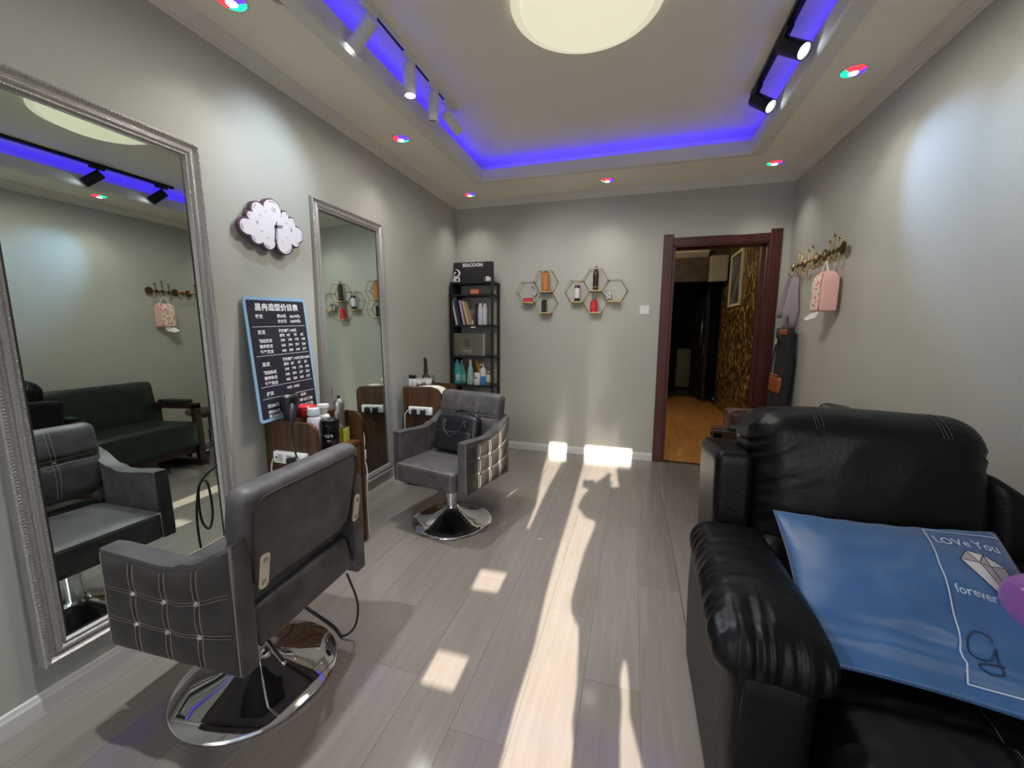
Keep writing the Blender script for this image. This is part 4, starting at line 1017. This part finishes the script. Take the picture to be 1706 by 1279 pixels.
t = bottle('red_bottle', 'bright red bottle with a clear pump in the lowest cell of the right hexagon shelf', 'bottle', (H2[3][0]-.012, YH, zb(H2[3])), [('body', [(0, 0), (.030, 0), (.033, .005), (.033, .085), (.028, .10), (.012, .116), (.012, .122), (0, .122)], mat('bottle_red', (206, 38, 48), rough=.25)), ('collar', [(0, .12), (.014, .12), (.014, .132), (0, .132)], M_CHROME)])
bm = BM(); lathe(bm, [(.016, .118), (.018, .12), (.018, .168), (.012, .176), (0, .177)], n=18); obj('clear_cap', bm, mat('clear_plastic', (232, 226, 226), rough=.08, trans=.85), t, True)
bm = BM()
for i, sw in enumerate((.040, .030, .044)): quad_line(bm, (-sw/2+.004, .07-.014*i), (sw/2-.006, .07-.014*i), .004, lambda a, b: Vector((a, -math.sqrt(max(0, .0335**2-a*a)), b)))
obj('print', bm, M_SIGNT, t)
t = thing('silver_ornament', 'round silver petal ornament in the right-hand hexagon cell', 'ornament', (H2[2][0]-.062, YH+.01, zb(H2[2])))
bm = BM(); bmesh.ops.create_icosphere(bm, subdivisions=2, radius=.030, matrix=Matrix.Translation((0, 0, .050))); obj('core', bm, M_STEEL, t, True)
for k in range(9):
    a = 2*PI*k/9; Mx = Matrix.Translation((.026*math.cos(a), -.022, .050+.026*math.sin(a))) @ Matrix.Rotation(-a, 4, 'Y') @ Matrix.Diagonal((1, .5, .8, 1))
    bm = BM(); bmesh.ops.create_uvsphere(bm, u_segments=10, v_segments=6, radius=.017, matrix=Mx); obj('petal', bm, mat('petal_silver', (206, 204, 206), rough=.2, metal=.8), t, True)
bm = BM(); tube(bm, [(0, 0, .03), (0, 0, 0)], .004, n=6); lathe(bm, [(0, 0), (.016, 0), (.016, .003), (0, .004)], n=14); obj('foot', bm, M_STEEL, t)
t = thing('light_switch', 'white two-gang light switch beside the doorway', 'switch', (.09, YB, 1.43))
part_box('plate', t, M_BASE, -.044, .044, -.008, 0, -.044, .044, bev=.003)
for xx in (-.0165, .0165): part_box('rocker', t, M_WHITE, xx-.0155, xx+.0155, -.011, -.007, -.03, .03, bev=.002)

# ================================================================== HALL THINGS
t = thing('wall_picture', 'white-framed tall picture on the damask wall of the hall', 'picture', (HX-.001, 6.42, 1.95))
w_, h_ = .34, .37
for a in ((-w_, w_, -h_, -h_+.035), (-w_, w_, h_-.035, h_), (-w_, -w_+.035, -h_+.035, h_-.035), (w_-.035, w_, -h_+.035, h_-.035)): part_box('frame_side', t, mat('cream_frame', (206, 200, 170), rough=.5), -.025, 0, *a)
part_box('print', t, mat('dark_print', (46, 42, 56), rough=.4, col2=(116, 122, 118), vscale=4), -.008, 0, -w_+.03, w_-.03, -h_+.03, h_-.03)
t = thing('wall_box', 'white ribbed box high at the end of the hall', 'vent box', (1.19, 6.99, 2.17))
part_box('body', t, mat('box_cream', (160, 150, 134), rough=.5), -.115, .125, -.14, 0, -.19, .19, bev=.006)
for k in range(8): part_box('slat', t, MATS['box_cream'], -.105+.028*k, -.085+.028*k, -.146, -.139, -.175, .175)
dl = thing('hall_door', 'dark open door leaf with a long chrome handle at the end of the hall', 'door', (1.18, 7.62, 0), math.radians(8))
M_DD = mat('door_dark', (44, 40, 38), rough=.35)
part_box('leaf', dl, M_DD, 0, .045, -.02, .78, .02, 2.0, bev=.003)
bm = BM(); tube(bm, [(-.04, .06, .95), (-.04, .06, 1.55)], .011, n=10)
for zz in (1.0, 1.5): tube(bm, [(-.04, .06, zz), (0, .06, zz)], .007, n=8)
obj('pull_bar', bm, M_STEEL, dl, True)
bm = BM(); tube(bm, [(-.035, .07, .93), (-.035, -.04, .93)], .009, n=8); box(bm, -.006, 0, .05, .09, .82, 1.02); obj('lever_handle', bm, M_STEEL, dl)
t = thing('small_fridge', 'pale olive waist-high fridge in the dark passage', 'fridge', (1.16, 9.45, .03))
M_FR = mat('fridge_olive', (170, 168, 112), rough=.5)
part_box('body', t, M_FR, -.26, .26, -.22, .25, 0, .80, bev=.012); part_box('door_panel', t, M_FR, -.25, .25, -.245, -.222, .02, .74, bev=.008); part_box('top_panel', t, mat('fridge_top', (128, 130, 110), rough=.4), -.27, .27, -.25, .26, .80, .835, bev=.006)
for xx in (-.2, .2): part_box('foot', t, M_BLACK, xx-.02, xx+.02, -.2, -.16, -.03, 0)

t = thing('hall_fill', 'unseen lamp added to light the hall', 'lamp', (-.25, 5.6, 2.45))  # added out of view to brighten the hall
bm = BM(); lathe(bm, [(0, -.05), (.10, -.045), (.14, -.02), (.14, 0)], n=32); obj('shade', bm, mat('hall_fill_glow', (255, 235, 200), emit=(255, 225, 170), estr=.8), t, True)
hl = bpy.data.lights.new('hall_fill_light', 'POINT'); hl.energy = 40; hl.color = (1, .86, .62); hl.shadow_soft_size = .1
ho = bpy.data.objects.new('hall_fill_light', hl); COL.objects.link(ho); ho.location = (-.25, 5.6, 2.36)

# ================================================================== COAT RACK
RX = XR-.032
rk = thing('coat_rack', 'bronze wall coat rack of discs and upright rods on the right wall', 'coat rack', (RX, 3.35, 1.74))
bm = BM(); tube(bm, [(0, -.40, 0), (0, .40, 0)], .006, n=8); obj('rail', bm, M_BRONZE, rk, True)
for yy, r in ((.40, .033), (.17, .034), (-.015, .036), (-.15, .037), (-.395, .038)):
    bm = BM(); lathe(bm, [(0, .006), (r*.6, .005), (r, .001), (r, -.003), (0, -.004)], n=22, M=Matrix.Translation((-.006, yy, 0)) @ Matrix.Rotation(-PI/2, 4, 'Y')); obj('disc', bm, M_BRONZE, rk, True, 40)
for yy in (-.073, -.21, -.27, -.328, .24, .31):
    bm = BM(); lathe(bm, [(0, .005), (.012, .004), (.017, .001), (.017, -.003), (0, -.004)], n=16, M=Matrix.Translation((-.006, yy, 0)) @ Matrix.Rotation(-PI/2, 4, 'Y')); obj('small_disc', bm, M_BRONZE, rk, True, 40)
for yy, zt, zl in ((.30, .10, -.05), (.243, .08, -.09), (.116, .078, -.09), (.06, .095, -.05), (-.208, .075, -.05), (-.272, .10, -.05), (-.336, .072, -.05)):
    bm = BM(); tube(bm, [(0, yy, zl), (0, yy, zt)], .0035, n=6)
    for z_ in (zt,) + ((zl,) if zl < -.07 else ()): lathe(bm, [(0, .004), (.010, .003), (.012, 0), (0, -.003)], n=14, M=Matrix.Translation((-.004, yy, z_)) @ Matrix.Rotation(-PI/2, 4, 'Y'))
    obj('rod', bm, M_GOLD, rk, True, 40)
for yy in (.36, .22, .09, -.04, -.11, -.20, -.30, -.37):
    bm = BM(); tube(bm, spline([(0, yy, 0), (-.002, yy, -.05), (-.02, yy, -.072), (-.042, yy, -.060), (-.046, yy, -.045)], 4), .0032, n=6); obj('hook', bm, M_GOLD, rk, True)
for yy in (.3, -.3): 
    bm = BM(); tube(bm, [(0, yy, 0), (.032, yy, 0)], .005, n=8); obj('wall_stud', bm, M_BRONZE, rk, True)

# towel hung from the far hook
def cloth(label, name, cat, rows, m, x_, thick=.012):
    """rows: list of (z, ycentre, halfwidth, xout)"""
    bm = BM(); n = 28; g = []
    for (z, yc, hw, xo) in rows:
        row = []
        for i in range(n+1):
            u = 2*i/n-1; f = min(1, hw/.06)
            row.append(bm.verts.new((x_-xo*(.55+.45*math.cos(u*PI*2.6+z*4))*math.sqrt(max(0, 1-u*u*.85)), yc+u*hw, z+.02*math.sin(u*3+1)*f*.4)))
        g.append(row)
    for A, B in zip(g, g[1:]):
        for i in range(n): bm.faces.new((A[i], A[i+1], B[i+1], B[i]))
    o = obj(name, bm, m, None, True); s = o.modifiers.new('thick', 'SOLIDIFY'); s.thickness = thick
    return tag(o, label, cat) if label else o
M_TOWEL = mat('mauve_towel', (172, 160, 162), rough=.95, bump=.6, bscale=400, sheen=.3)
tw = thing('hand_towel', 'grey-mauve towel hanging from the far end of the coat rack', 'towel', (XR-.05, 3.72, 1.70))
o = cloth(None, 'drape', None, [(1.70, 3.725, .012, .05), (1.66, 3.73, .025, .06), (1.58, 3.745, .055, .075), (1.48, 3.77, .095, .09), (1.40, 3.785, .125, .10), (1.36, 3.79, .13, .10)], M_TOWEL, XR-.012); o.parent = tw; o.location = -Vector(tw.location)
o = cloth(None, 'inner_fold', None, [(1.66, 3.70, .012, .03), (1.55, 3.70, .04, .045), (1.42, 3.72, .09, .055), (1.30, 3.77, .10, .06), (1.26, 3.79, .075, .06)], M_TOWEL, XR-.008); o.parent = tw; o.location = -Vector(tw.location)
# apron bag below the towel
ap = thing('tool_apron', 'black hanging apron bag with tan leather pocket under the towel', 'apron', (XR-.05, 3.70, .9))
def apf(p): return Vector((p.x+.008*math.sin(p.z*9), p.y*(1+.12*(-p.z)), p.z))
bm = softbox(.06, .29, .84, .02, 14, apf, Matrix.Translation((-.01, 0, -.05))); obj('body', bm, mat('apron_black', (20, 24, 30), rough=.7), ap, True)
M_TAN = mat('tan_leather', (150, 84, 48), rough=.45, var=.1, vscale=20)
bm = softbox(.03, .25, .13, .012, 8, None, Matrix.Translation((-.045, .02, -.085))); pk = obj('pocket', bm, M_TAN, ap, True)
bm = BM(); tube(bm, [(-.062, -.07, -.005), (-.062, .09, -.005)], .008, n=6); obj('strap_trim', bm, M_TAN, ap, True)
bm = softbox(.03, .13, .045, .008, 6, None, Matrix.Translation((-.04, -.06, .335))); obj('top_patch', bm, M_TAN, ap, True)
bm = BM(); lathe(bm, [(0, .003), (.022, .002), (.024, 0), (0, -.002)], n=20, M=Matrix.Translation((-.052, .06, .26)) @ Matrix.Rotation(-PI/2, 4, 'Y')); obj('badge', bm, mat('badge', (226, 196, 214), rough=.4, var=.5, vscale=60), ap)
bm = BM(); tube(bm, spline([(-.03, .04, .36), (-.035, .13, .2), (-.04, .16, .0), (-.04, .17, -.12)], 6), .007, n=6); obj('shoulder_strap', bm, mat('strap_dark', (40, 42, 52), rough=.6), ap, True)
bm = BM(); tube(bm, spline([(-.02, -.06, .36), (-.01, -.01, .46), (0, .03, .72)], 5), .004, n=6); obj('hanging_loop', bm, M_BLACK, ap)
# pink tissue pack
M_PINK = mat('pink_pack', (236, 184, 174), rough=.6)
tp = thing('tissue_pack', 'pink hanging tissue pack with a white tissue showing below, on the coat rack', 'tissue pack', (1.145, 3.05, 1.372))
def tpf(p):
    f = max(0, (p.z-.06)/.06)
    return Vector((p.x*(1-.55*f*f), p.y*(1-.25*f*f), p.z))
bm = softbox(.095, .145, .245, .010, 12, tpf, Matrix.Translation((0, 0, .1225))); obj('pack', bm, M_PINK, tp, True, 40)
M_FLOR = mat('floral_print', (246, 226, 212), rough=.6)
nt = M_FLOR.node_tree; b = nt.nodes['Principled BSDF']; vo = nt.nodes.new('ShaderNodeTexVoronoi'); vo.inputs['Scale'].default_value = 42
tc = nt.nodes.new('ShaderNodeTexCoord'); nt.links.new(tc.outputs['Object'], vo.inputs['Vector'])
rp = nt.nodes.new('ShaderNodeValToRGB'); rp.color_ramp.elements[0].position = .28; rp.color_ramp.elements[1].position = .42
rp.color_ramp.elements[0].color = lin((206, 96, 96))+(1,); rp.color_ramp.elements[1].color = lin((246, 222, 206))+(1,)
nt.links.new(vo.outputs['Distance'], rp.inputs[0]); nt.links.new(rp.outputs[0], b.inputs['Base Color'])
bm = BM(); g = [[bm.verts.new((-.0492*(1-.55*max(0, (z-.1825)/.06)**2)-.001, y_*(1-.25*max(0, (z-.1825)/.06)**2), z)) for z in [.006+.222*j/10 for j in range(11)]] for y_ in [-.064+.128*i/6 for i in range(7)]]
for i in range(6):
    for j in range(10): bm.faces.new((g[i][j], g[i+1][j], g[i+1][j+1], g[i][j+1]))
obj('floral_face', bm, M_FLOR, tp, True)
bm = BM(); tube(bm, spline([(-.01, -.04, .243), (-.012, -.02, .29), (-.005, 0, .305), (-.008, .02, .29), (-.01, .04, .243)], 6), .006, n=6); obj('handle', bm, mat('clear_handle', (224, 214, 206), rough=.3), tp, True)
bm = BM(); g = [bm.verts.new(p) for p in ((-.03, -.03, .004), (-.03, .05, .004), (-.075, .075, -.045), (-.085, .01, -.058), (-.05, -.035, -.04))]; bm.faces.new(g)
o = obj('tissue', bm, M_WHITE, tp); o.modifiers.new('s', 'SOLIDIFY').thickness = .002

# ================================================================== GREEN SOFA along the right wall
sf = thing('sofa', 'long dark green leather sofa with wooden arms along the right wall', 'sofa', (.86, 2.385, 0))
LY = .93
def sff(p): return p + Vector((0, 0, .012*(1-(p.y/.5)**2) if p.z > 0 else 0))
bm = softbox(.70, LY-.10, .25, .045, 14, sff, Matrix.Translation((-.03, -.0, .315))); obj('seat_cushion', bm, M_GREEN, sf, True)
bm = softbox(.15, LY-.10, .46, .04, 14, None, Matrix.Translation((.255, 0, .60)) @ Matrix.Rotation(math.radians(8), 4, 'Y')); obj('back_cushion', bm, M_GREEN, sf, True)
part_box('seat_frame', sf, M_DARKWOOD, -.30, .30, -LY/2+.06, LY/2-.06, .13, .20)
for s in (-1, 1):
    y0 = s*(LY/2-.035)
    bm = BM()
    box(bm, -.345, -.285, y0-.03, y0+.03, .05, .60, bev=.006); box(bm, .20, .255, y0-.03, y0+.03, .05, .60, bev=.006)
    box(bm, -.345, .255, y0-.03, y0+.03, .56, .615, bev=.006); box(bm, -.365, .28, y0-.035, y0+.035, 0, .055, bev=.006); box(bm, -.285, .2, y0-.02, y0+.02, .2, .25)
    af = obj('arm_frame', bm, M_DARKWOOD, sf)
    bm = softbox(.40, .075, .035, .014, 8, None, Matrix.Translation((-.05, y0, .632))); pd = obj('arm_pad', bm, M_GREEN, sf, True)
    bm = BM()
    for k in range(9): bmesh.ops.create_icosphere(bm, subdivisions=1, radius=.0055, matrix=Matrix.Translation((-.21+.04*k, y0-.037, .622)))
    for k in range(9): bmesh.ops.create_icosphere(bm, subdivisions=1, radius=.0055, matrix=Matrix.Translation((-.21+.04*k, y0+.037, .622)))
    obj('studs', bm, M_GOLD, pd, True)

# ================================================================== STOOL beside the sofa
st = thing('rolling_stool', 'dark rolling stool on a chrome star base past the end of the green sofa', 'stool', (.80, 3.12, 0), math.radians(20))
bm = softbox(.34, .34, .07, .03, 12, None, Matrix.Translation((0, 0, .465))); obj('seat', bm, mat('dark_brown_leather', (46, 38, 36), rough=.35, bump=.2, bscale=200), st, True)
bm = BM(); cyl(bm, (0,0,.10), (0,0,.28), .026, n=16); cyl(bm, (0,0,.28), (0,0,.44), .016, n=16); obj('gas_lift', bm, M_CHROME, st, True, 40)
bm = BM(); box(bm, -.07, .07, -.07, .07, .415, .432, bev=.004); tube(bm, [(.05, 0, .42), (.16, .03, .405)], .006, n=8); obj('seat_plate', bm, M_BLACKM, st)
for k in range(5):
    a = 2*PI*k/5
    bm = BM(); tube(bm, [(.02*math.cos(a), .02*math.sin(a), .11), (.21*math.cos(a), .21*math.sin(a), .075)], [.017, .011], n=8); lg = obj('leg', bm, M_CHROME, st, True)
    bm = BM(); c = Vector((.21*math.cos(a), .21*math.sin(a), .028)); q = Vector((-math.sin(a), math.cos(a), 0))*.012
    cyl(bm, c-q, c+q, .027, n=14); cyl(bm, c, c+Vector((0,0,.05)), .006, n=6); obj('caster', bm, M_BLACK, lg)

# small brown tufted chair by the doorway
bc = thing('tufted_chair', 'small brown tufted leather chair by the doorway', 'chair', (.835, 3.62, 0), math.radians(4))
M_BRN = mat('brown_leather', (84, 58, 54), rough=.33, var=.15, vscale=20, bump=.2, bscale=200)
bm = softbox(.30, .34, .09, .03, 12, None, Matrix.Translation((0, .0, .385))); obj('seat', bm, M_BRN, bc, True)
def tuf(p):
    q = p.copy(); d = .010*(abs(math.sin((p.x+.11)*PI/.11))**.5)*(abs(math.sin((p.z+.085)*PI/.085))**.5)
    if abs(p.y) > .02: q.y += d*(1 if p.y > 0 else -1)
    return q
bm = softbox(.25, .07, .235, .02, 22, tuf, Matrix.Translation((.02, -.155, .53))); obj('backrest', bm, M_BRN, bc, True)
bm = softbox(.052, .11, .225, .024, 10, None, Matrix.Translation((-.105, -.165, .53))); obj('side_bolster', bm, M_BRN, bc, True)
bm = softbox(.052, .11, .225, .024, 10, None, Matrix.Translation((.145, -.165, .53))); obj('side_bolster', bm, M_BRN, bc, True)
for sx in (-.11, .12):
    for sy in (-.14, .13):
        bm = BM(); cyl(bm, (sx, sy, 0), (sx*.95, sy*.95, .35), .014, .02, n=10); obj('leg', bm, M_DARKWOOD, bc, True, 40)
t = thing('snack_packet', 'small red and yellow packet wedged at the foot of the brown chair back', 'packet', (.828, 3.40, .432), .1)
bm = softbox(.07, .03, .075, .012, 6); obj('packet', bm, mat('packet_red', (206, 44, 36), rough=.35), t, True)
bm = softbox(.04, .031, .07, .006, 4, None, Matrix.Translation((-.045, 0, 0))); obj('packet_end', bm, mat('packet_yellow', (150, 136, 50), rough=.4), t, True)

# ================================================================== RECLINER
rc = thing('recliner', 'large black leather recliner armchair in the right foreground', 'armchair', (.70, 1.20, 0))
def ridge(s, t, f, seed):
    """irregular gathers running across an edge: s along the edge, t away from it"""
    v = noise.noise(Vector((s*f+seed, t*f*.22, seed*1.7))); w = noise.noise(Vector((s*f*2.1-seed, t*f*.4, seed)))
    return (1-2.2*abs(v)) + .5*(1-2*abs(w)) - .75
def crease(p, seed, amp=.003, f=9):
    return amp*(1-2*abs(noise.noise(Vector((p.x*f+seed, p.y*f*1.3, p.z*f+seed*2)))))
bm = softbox(.55, .70, .24, .03, 8, None, Matrix.Translation((0, .04, .14))); obj('base', bm, M_LEATHER, rc, True)
def seatf(p):
    q = p.copy()
    if p.z > 0:
        q.z += .030*(1-(p.x/.28)**2)*(1-(p.y/.40)**2)
        q.z -= .018*math.exp(-((p.y+.15+.10*p.x)/.009)**2)
        q.z -= .007*math.exp(-((p.x-.02)/.007)**2)
        q.z += crease(p, 3.1, .006, 6) + crease(p, 8.2, .003, 15)
    return q
bm = softbox(.55, .82, .20, .05, 60, seatf, Matrix.Translation((0, -.11, .335))); seat = obj('seat_cushion', bm, M_LEATHER, rc, True)
bm = softbox(.54, .10, .34, .04, 14, lambda p: p+Vector((0, -.02*(1-(p.x/.27)**2) if p.y < 0 else 0, 0)), Matrix.Translation((0, -.53, .22))); obj('footrest', bm, M_LEATHER, rc, True)
for s_ in (-1, 1):
    px = .365 if s_ < 0 else .355
    bm = softbox(.175, .66, .525, .03, 16, lambda p: p + Vector((s_*.012*math.sin((p.z+.26)*5), 0, 0)) + Vector((0, crease(p, 5, .003, 7), 0)), Matrix.Translation((s_*px, .02, .2635))); obj('arm_panel', bm, M_LEATHER, rc, True)
    bm = BM(); tube(bm, [(s_*(px+.075), -.305, .04), (s_*(px+.078), -.306, .28), (s_*(px+.07), -.304, .50)], .004, n=6); obj('piping', bm, M_LEATHER, rc, True)
    PX = .125 if s_ < 0 else .108
    def padf(p, s=s_):
        q = p.copy(); k = .125/PX
        u = p.x*s*k                                                # + towards the outer side
        fy = (p.y+.265)/.53
        q.x *= .86+.16*(1-fy)                                      # wider at the front
        up = 1 if p.z > -.02 else .25
        q.z += up*.024*(1-(u/.125)**2)*(1-(p.y/.27)**2)
        nose = max(0, .30-fy)/.30; q.z -= .030*nose*nose
        q.z -= .018*max(0, -u/.125)*(1-fy)                         # inner front corner sags
        dO = max(0, .125-u); wO = math.exp(-dO/.05); g = ridge(p.y, dO, 26, 2.3)
        q.z += .006*wO*g*up; q.x += s*.005*wO*g
        dF = max(0, p.y+.265); wF = math.exp(-dF/.06); g = ridge(p.x, dF, 30, 6.1)
        q.z += .006*wF*g*up; q.y -= .005*wF*g
        q.z += crease(p, 1.4, .003, 10)*up
        return q
    bm = softbox(2*PX, .53, .115, .055, 72, padf, Matrix.Translation((s_*(.385 if s_ < 0 else .365), -.075, .578))); obj('arm_pad', bm, M_LEATHER, rc, True)
    def wingf(p, s=s_):
        q = p.copy(); d = max(0, .06-s*p.x)
        q.y += .004*ridge(p.z, d, 22, 4.4)*math.exp(-d/.025); q.z += crease(p, 9, .002, 8)
        if s > 0: f = max(0, (p.z-.02)/.25); q.z -= .11*f*max(0, p.x+.08)/.16; q.x -= .015*f*f
        return q
    if s_ < 0: bm = softbox(.115, .33, .545, .026, 24, wingf, Matrix.Translation((-.357, .385, .562)) @ Matrix.Rotation(math.radians(-6), 4, 'X'))
    else: bm = softbox(.17, .33, .56, .05, 24, wingf, Matrix.Translation((.395, .385, .562)) @ Matrix.Rotation(math.radians(-6), 4, 'X'))
    obj('wing', bm, M_LEATHER, rc, True)
def backf(p):
    q = p.copy()
    ex = max(0, 1-(p.x/.325)**2); ez = max(0, 1-(p.z/.29)**2)
    if p.y < 0: q.y -= .040*ex**.7*ez**.8
    else: q.y += .02*ex*ez
    if p.z > 0: q.z += .016*ex
    for sx in (-1, 1):
        d = max(0, .315-sx*p.x); w = math.exp(-d/.055); al = p.z if p.y < .0 or p.z < .2 else .27+p.y*.8
        g = ridge(al - .35*d, d, 24, 3.7+sx)
        if p.z > .2: q.z += .010*w*ridge(p.y - .3*d, d, 24, 1.7+sx)
        q.y -= .009*w*g; q.x += sx*.005*w*g
    q.y -= crease(p, 2.2, .003, 7)
    for xx in (-.135, .175):
        if p.z > .19: q.z -= .0015*math.exp(-((p.x-xx)/.006)**2); q.y += .0015*math.exp(-((p.x-xx)/.006)**2)
    return q
TBK = Matrix.Translation((.005, .375, .705)) @ Matrix.Rotation(math.radians(-8), 4, 'X')
bm = softbox(.63, .30, .54, .095, 84, backf, TBK); bk = obj('back_cushion', bm, M_LEATHER, rc, True)
bm = BM()
for xx in (-.145, -.135, -.125, .168, .178, .188):
    tube(bm, [TBK @ (backf(Vector((xx, -.15+.095*(1-math.cos(a)), .175+.095*math.sin(a))))+Vector((0, -.001, .0012))) for a in [PI/2*q/10 for q in range(2, 11)]], .0011, n=4)
o = obj('stitching', bm, mat('black_thread', (52, 52, 60), rough=.6), bk); o['kind'] = 'stuff'
bm = softbox(.60, .16, .22, .07, 20, None, Matrix.Translation((0, .225, .50)) @ Matrix.Rotation(math.radians(-8), 4, 'X')); obj('lumbar_cushion', bm, M_LEATHER, rc, True)
bm = softbox(.66, .08, .66, .03, 8, None, Matrix.Translation((0, .525, .48)) @ Matrix.Rotation(math.radians(-8), 4, 'X')); obj('back_shell', bm, M_LEATHER, rc, True)
bm = BM(); tube(bm, [Matrix.Translation((0, -.11, .335)) @ (seatf(Vector((.03, -.38+.74*q/30, .1)))+Vector((0, 0, .001))) for q in range(31)], .0014, n=4); obj('stitching', bm, MATS['black_thread'], seat)

# ================================================================== PILLOW
pw = thing('cushion', 'blue satin cushion printed LOVe You forever with a diamond, on the recliner', 'cushion', (.68, 1.15, .5))
TLc, TRc, BLc, BRc = (Vector(v)-Vector((.68, 1.15, .5)) for v in ((.437, 1.365, .700), (.945, 1.335, .722), (.405, .985, .505), (.93, .895, .500)))
NRM = (TRc-TLc).cross(TLc-BLc).normalized()
if NRM.z < 0: NRM = -NRM
def pil(u, v, side=1, off=0):
    p = TLc*(1-u)*(1-v)+TRc*u*(1-v)+BLc*(1-u)*v+BRc*u*v
    cu = max(0, min(1, u)); cv = max(0, min(1, v))
    e = (math.sin(PI*cu)*math.sin(PI*cv))
    p += (BLc-TLc).normalized()*(-.015*math.sin(PI*cu)*(2*cv-1)) + (TRc-TLc).normalized()*(-.015*math.sin(PI*cv)*(2*cu-1))
    b = (.052*math.sin(PI*cu)**.6*math.sin(PI*cv**.75)**.9) if side > 0 else -.02*e**.55
    if side > 0:
        b += .015*math.exp(-((v-.84-.05*u)/.030)**2)*math.sin(PI*cu)**.5 - .013*math.exp(-((v-.75-.05*u)/.035)**2)*math.sin(PI*cu)
        b += .010*e*(1-2*abs(noise.noise(Vector((u*2.6+1, v*3.4, .5))))) + .005*e**.5*(1-2*abs(noise.noise(Vector((u*7+3, v*6, 2.5)))))
        b += .003*math.sin(u*40+v*9)*math.exp(-v/.06)*math.sin(PI*cu)
    return p + NRM*(b+off)
bm = BM(); N_ = 48
for side in (1, -1):
    g = [[bm.verts.new(pil(i/N_, j/N_, side)) for j in range(N_+1)] for i in range(N_+1)]
    for i in range(N_):
        for j in range(N_): bm.faces.new((g[i][j], g[i+1][j], g[i+1][j+1], g[i][j+1]))
bmesh.ops.remove_doubles(bm, verts=bm.verts, dist=.0004)
pb = obj('cover', bm, M_PILLOW, pw, True)
PWD, PHT = .50, .40
def pm(u0, v0, k=0): return lambda a, b: pil(u0 - k*(v0-b/PHT) + a/PWD, v0-b/PHT, 1, .0016)
def pline(bm, a, b, w):
    n = 24
    for i in range(n):
        p = [(a[0]+(b[0]-a[0])*t, a[1]+(b[1]-a[1])*t) for t in (i/n, (i+1)/n)]
        quad_line(bm, p[0], p[1], w, lambda u, v: pil(u, v, 1, .0035))
bm = BM()
pline(bm, (.665, .055), (.535, .93), .006); pline(bm, (.665, .055), (.985, .055), .006); pline(bm, (.535, .93), (.99, .92), .006)
obj('print_border', bm, M_PRINTW, pw)
bm = BM(); put_text(bm, 'LOVe', .031, pm(.678, .165), bold=.0003); obj('print_word', bm, M_PRINTW, pw)
bm = BM(); put_text(bm, 'You', .033, pm(.842, .165), bold=.0003); obj('print_word', bm, M_PRINTW, pw)
bm = BM(); put_text(bm, 'forever', .026, pm(.632, .50), bold=.0003); obj('print_word', bm, M_PRINTW, pw)
# printed diamond
D = dict(a=(.735, .27), b=(.785, .20), c=(.850, .21), d=(.915, .27), e=(.810, .275), t=(.865, .58), f=(.848, .285))
def tri(bm, *ks):
    n = 5; P = [Vector(D[k]) for k in ks]
    for i in range(n):
        for j in range(n-i):
            q = lambda a, b: P[0]+(P[1]-P[0])*a/n+(P[2]-P[0])*b/n
            bm.faces.new([bm.verts.new(pil(*q(*ij), 1, .0012)) for ij in ((i, j), (i+1, j), (i, j+1))])
            if i+j < n-1: bm.faces.new([bm.verts.new(pil(*q(*ij), 1, .0012)) for ij in ((i+1, j), (i+1, j+1), (i, j+1))])
bm = BM(); tri(bm, 'b', 'e', 'c'); tri(bm, 'c', 'f', 'd'); tri(bm, 'a', 'e', 't'); bmesh.ops.remove_doubles(bm, verts=bm.verts, dist=.0003); obj('print_diamond', bm, mat('print_pale', (206, 204, 206), rough=.6), pw)
bm = BM(); tri(bm, 'a', 'b', 'e'); tri(bm, 'e', 'c', 'f'); tri(bm, 'e', 'f', 't'); tri(bm, 'f', 'd', 't'); bmesh.ops.remove_doubles(bm, verts=bm.verts, dist=.0003); obj('print_facets', bm, mat('print_mauve', (168, 158, 164), rough=.6), pw)
bm = BM()
for a, b in (('a','b'),('b','c'),('c','d'),('a','e'),('e','f'),('f','d'),('b','e'),('e','c'),('c','f'),('a','t'),('e','t'),('f','t'),('d','t')):
    for i in range(6):
        p = [Vector(D[a]).lerp(Vector(D[b]), q) for q in (i/6, (i+1)/6)]
        quad_line(bm, p[0], p[1], .004, lambda u, v: pil(u, v, 1, .0017))
obj('print_outline', bm, M_PRINTD, pw)
bm = BM()
for path in ([(.035,.075),(.045,.095),(.02,.105),(-.012,.095),(-.034,.066),(-.034,.034),(-.012,.018),(.02,.028),(.038,.052),(.044,.06),(.038,.02),(.022,-.022),(-.01,-.034),(-.034,-.022),(-.026,-.002),(.01,.008),(.05,.014)],):
    pts = [pm(.625, .83)(p.x, p.y) for p in spline([(a*.55, b*.55, 0) for a, b in path], 5)]
    tube(bm, pts, .0016, n=5)
obj('print_script', bm, M_PRINTD, pw)
# purple pouch at the frame edge
pp = thing('purple_pouch', 'purple fabric pouch lying against the right end of the blue cushion', 'pouch', (.905, 1.10, .655))
bm = softbox(.17, .12, .13, .05, 14, lambda p: p+Vector((0, 0, .006*math.sin(p.x*50+p.y*40)))); obj('pouch', bm, mat('purple_cloth', (150, 84, 176), rough=.7, sheen=.4, bump=.3, bscale=200), pp, True)
bm = BM(); tube(bm, spline([(-.08, -.02, .045), (-.04, -.05, .068), (.03, -.045, .07), (.08, 0, .05)], 6), .004, n=6); obj('piping', bm, mat('lilac_piping', (214, 196, 220), rough=.6), pp, True)
bm = softbox(.03, .02, .035, .006, 4, None, Matrix.Translation((-.035, -.02, .085))); obj('white_tab', bm, M_WHITE, pp, True)

# fine thread and print too small to pick apart
for o in list(bpy.data.objects):
    if o.type == 'MESH' and o.name.split('.')[0] in ('stitching', 'lettering', 'studs'): o['kind'] = 'stuff'
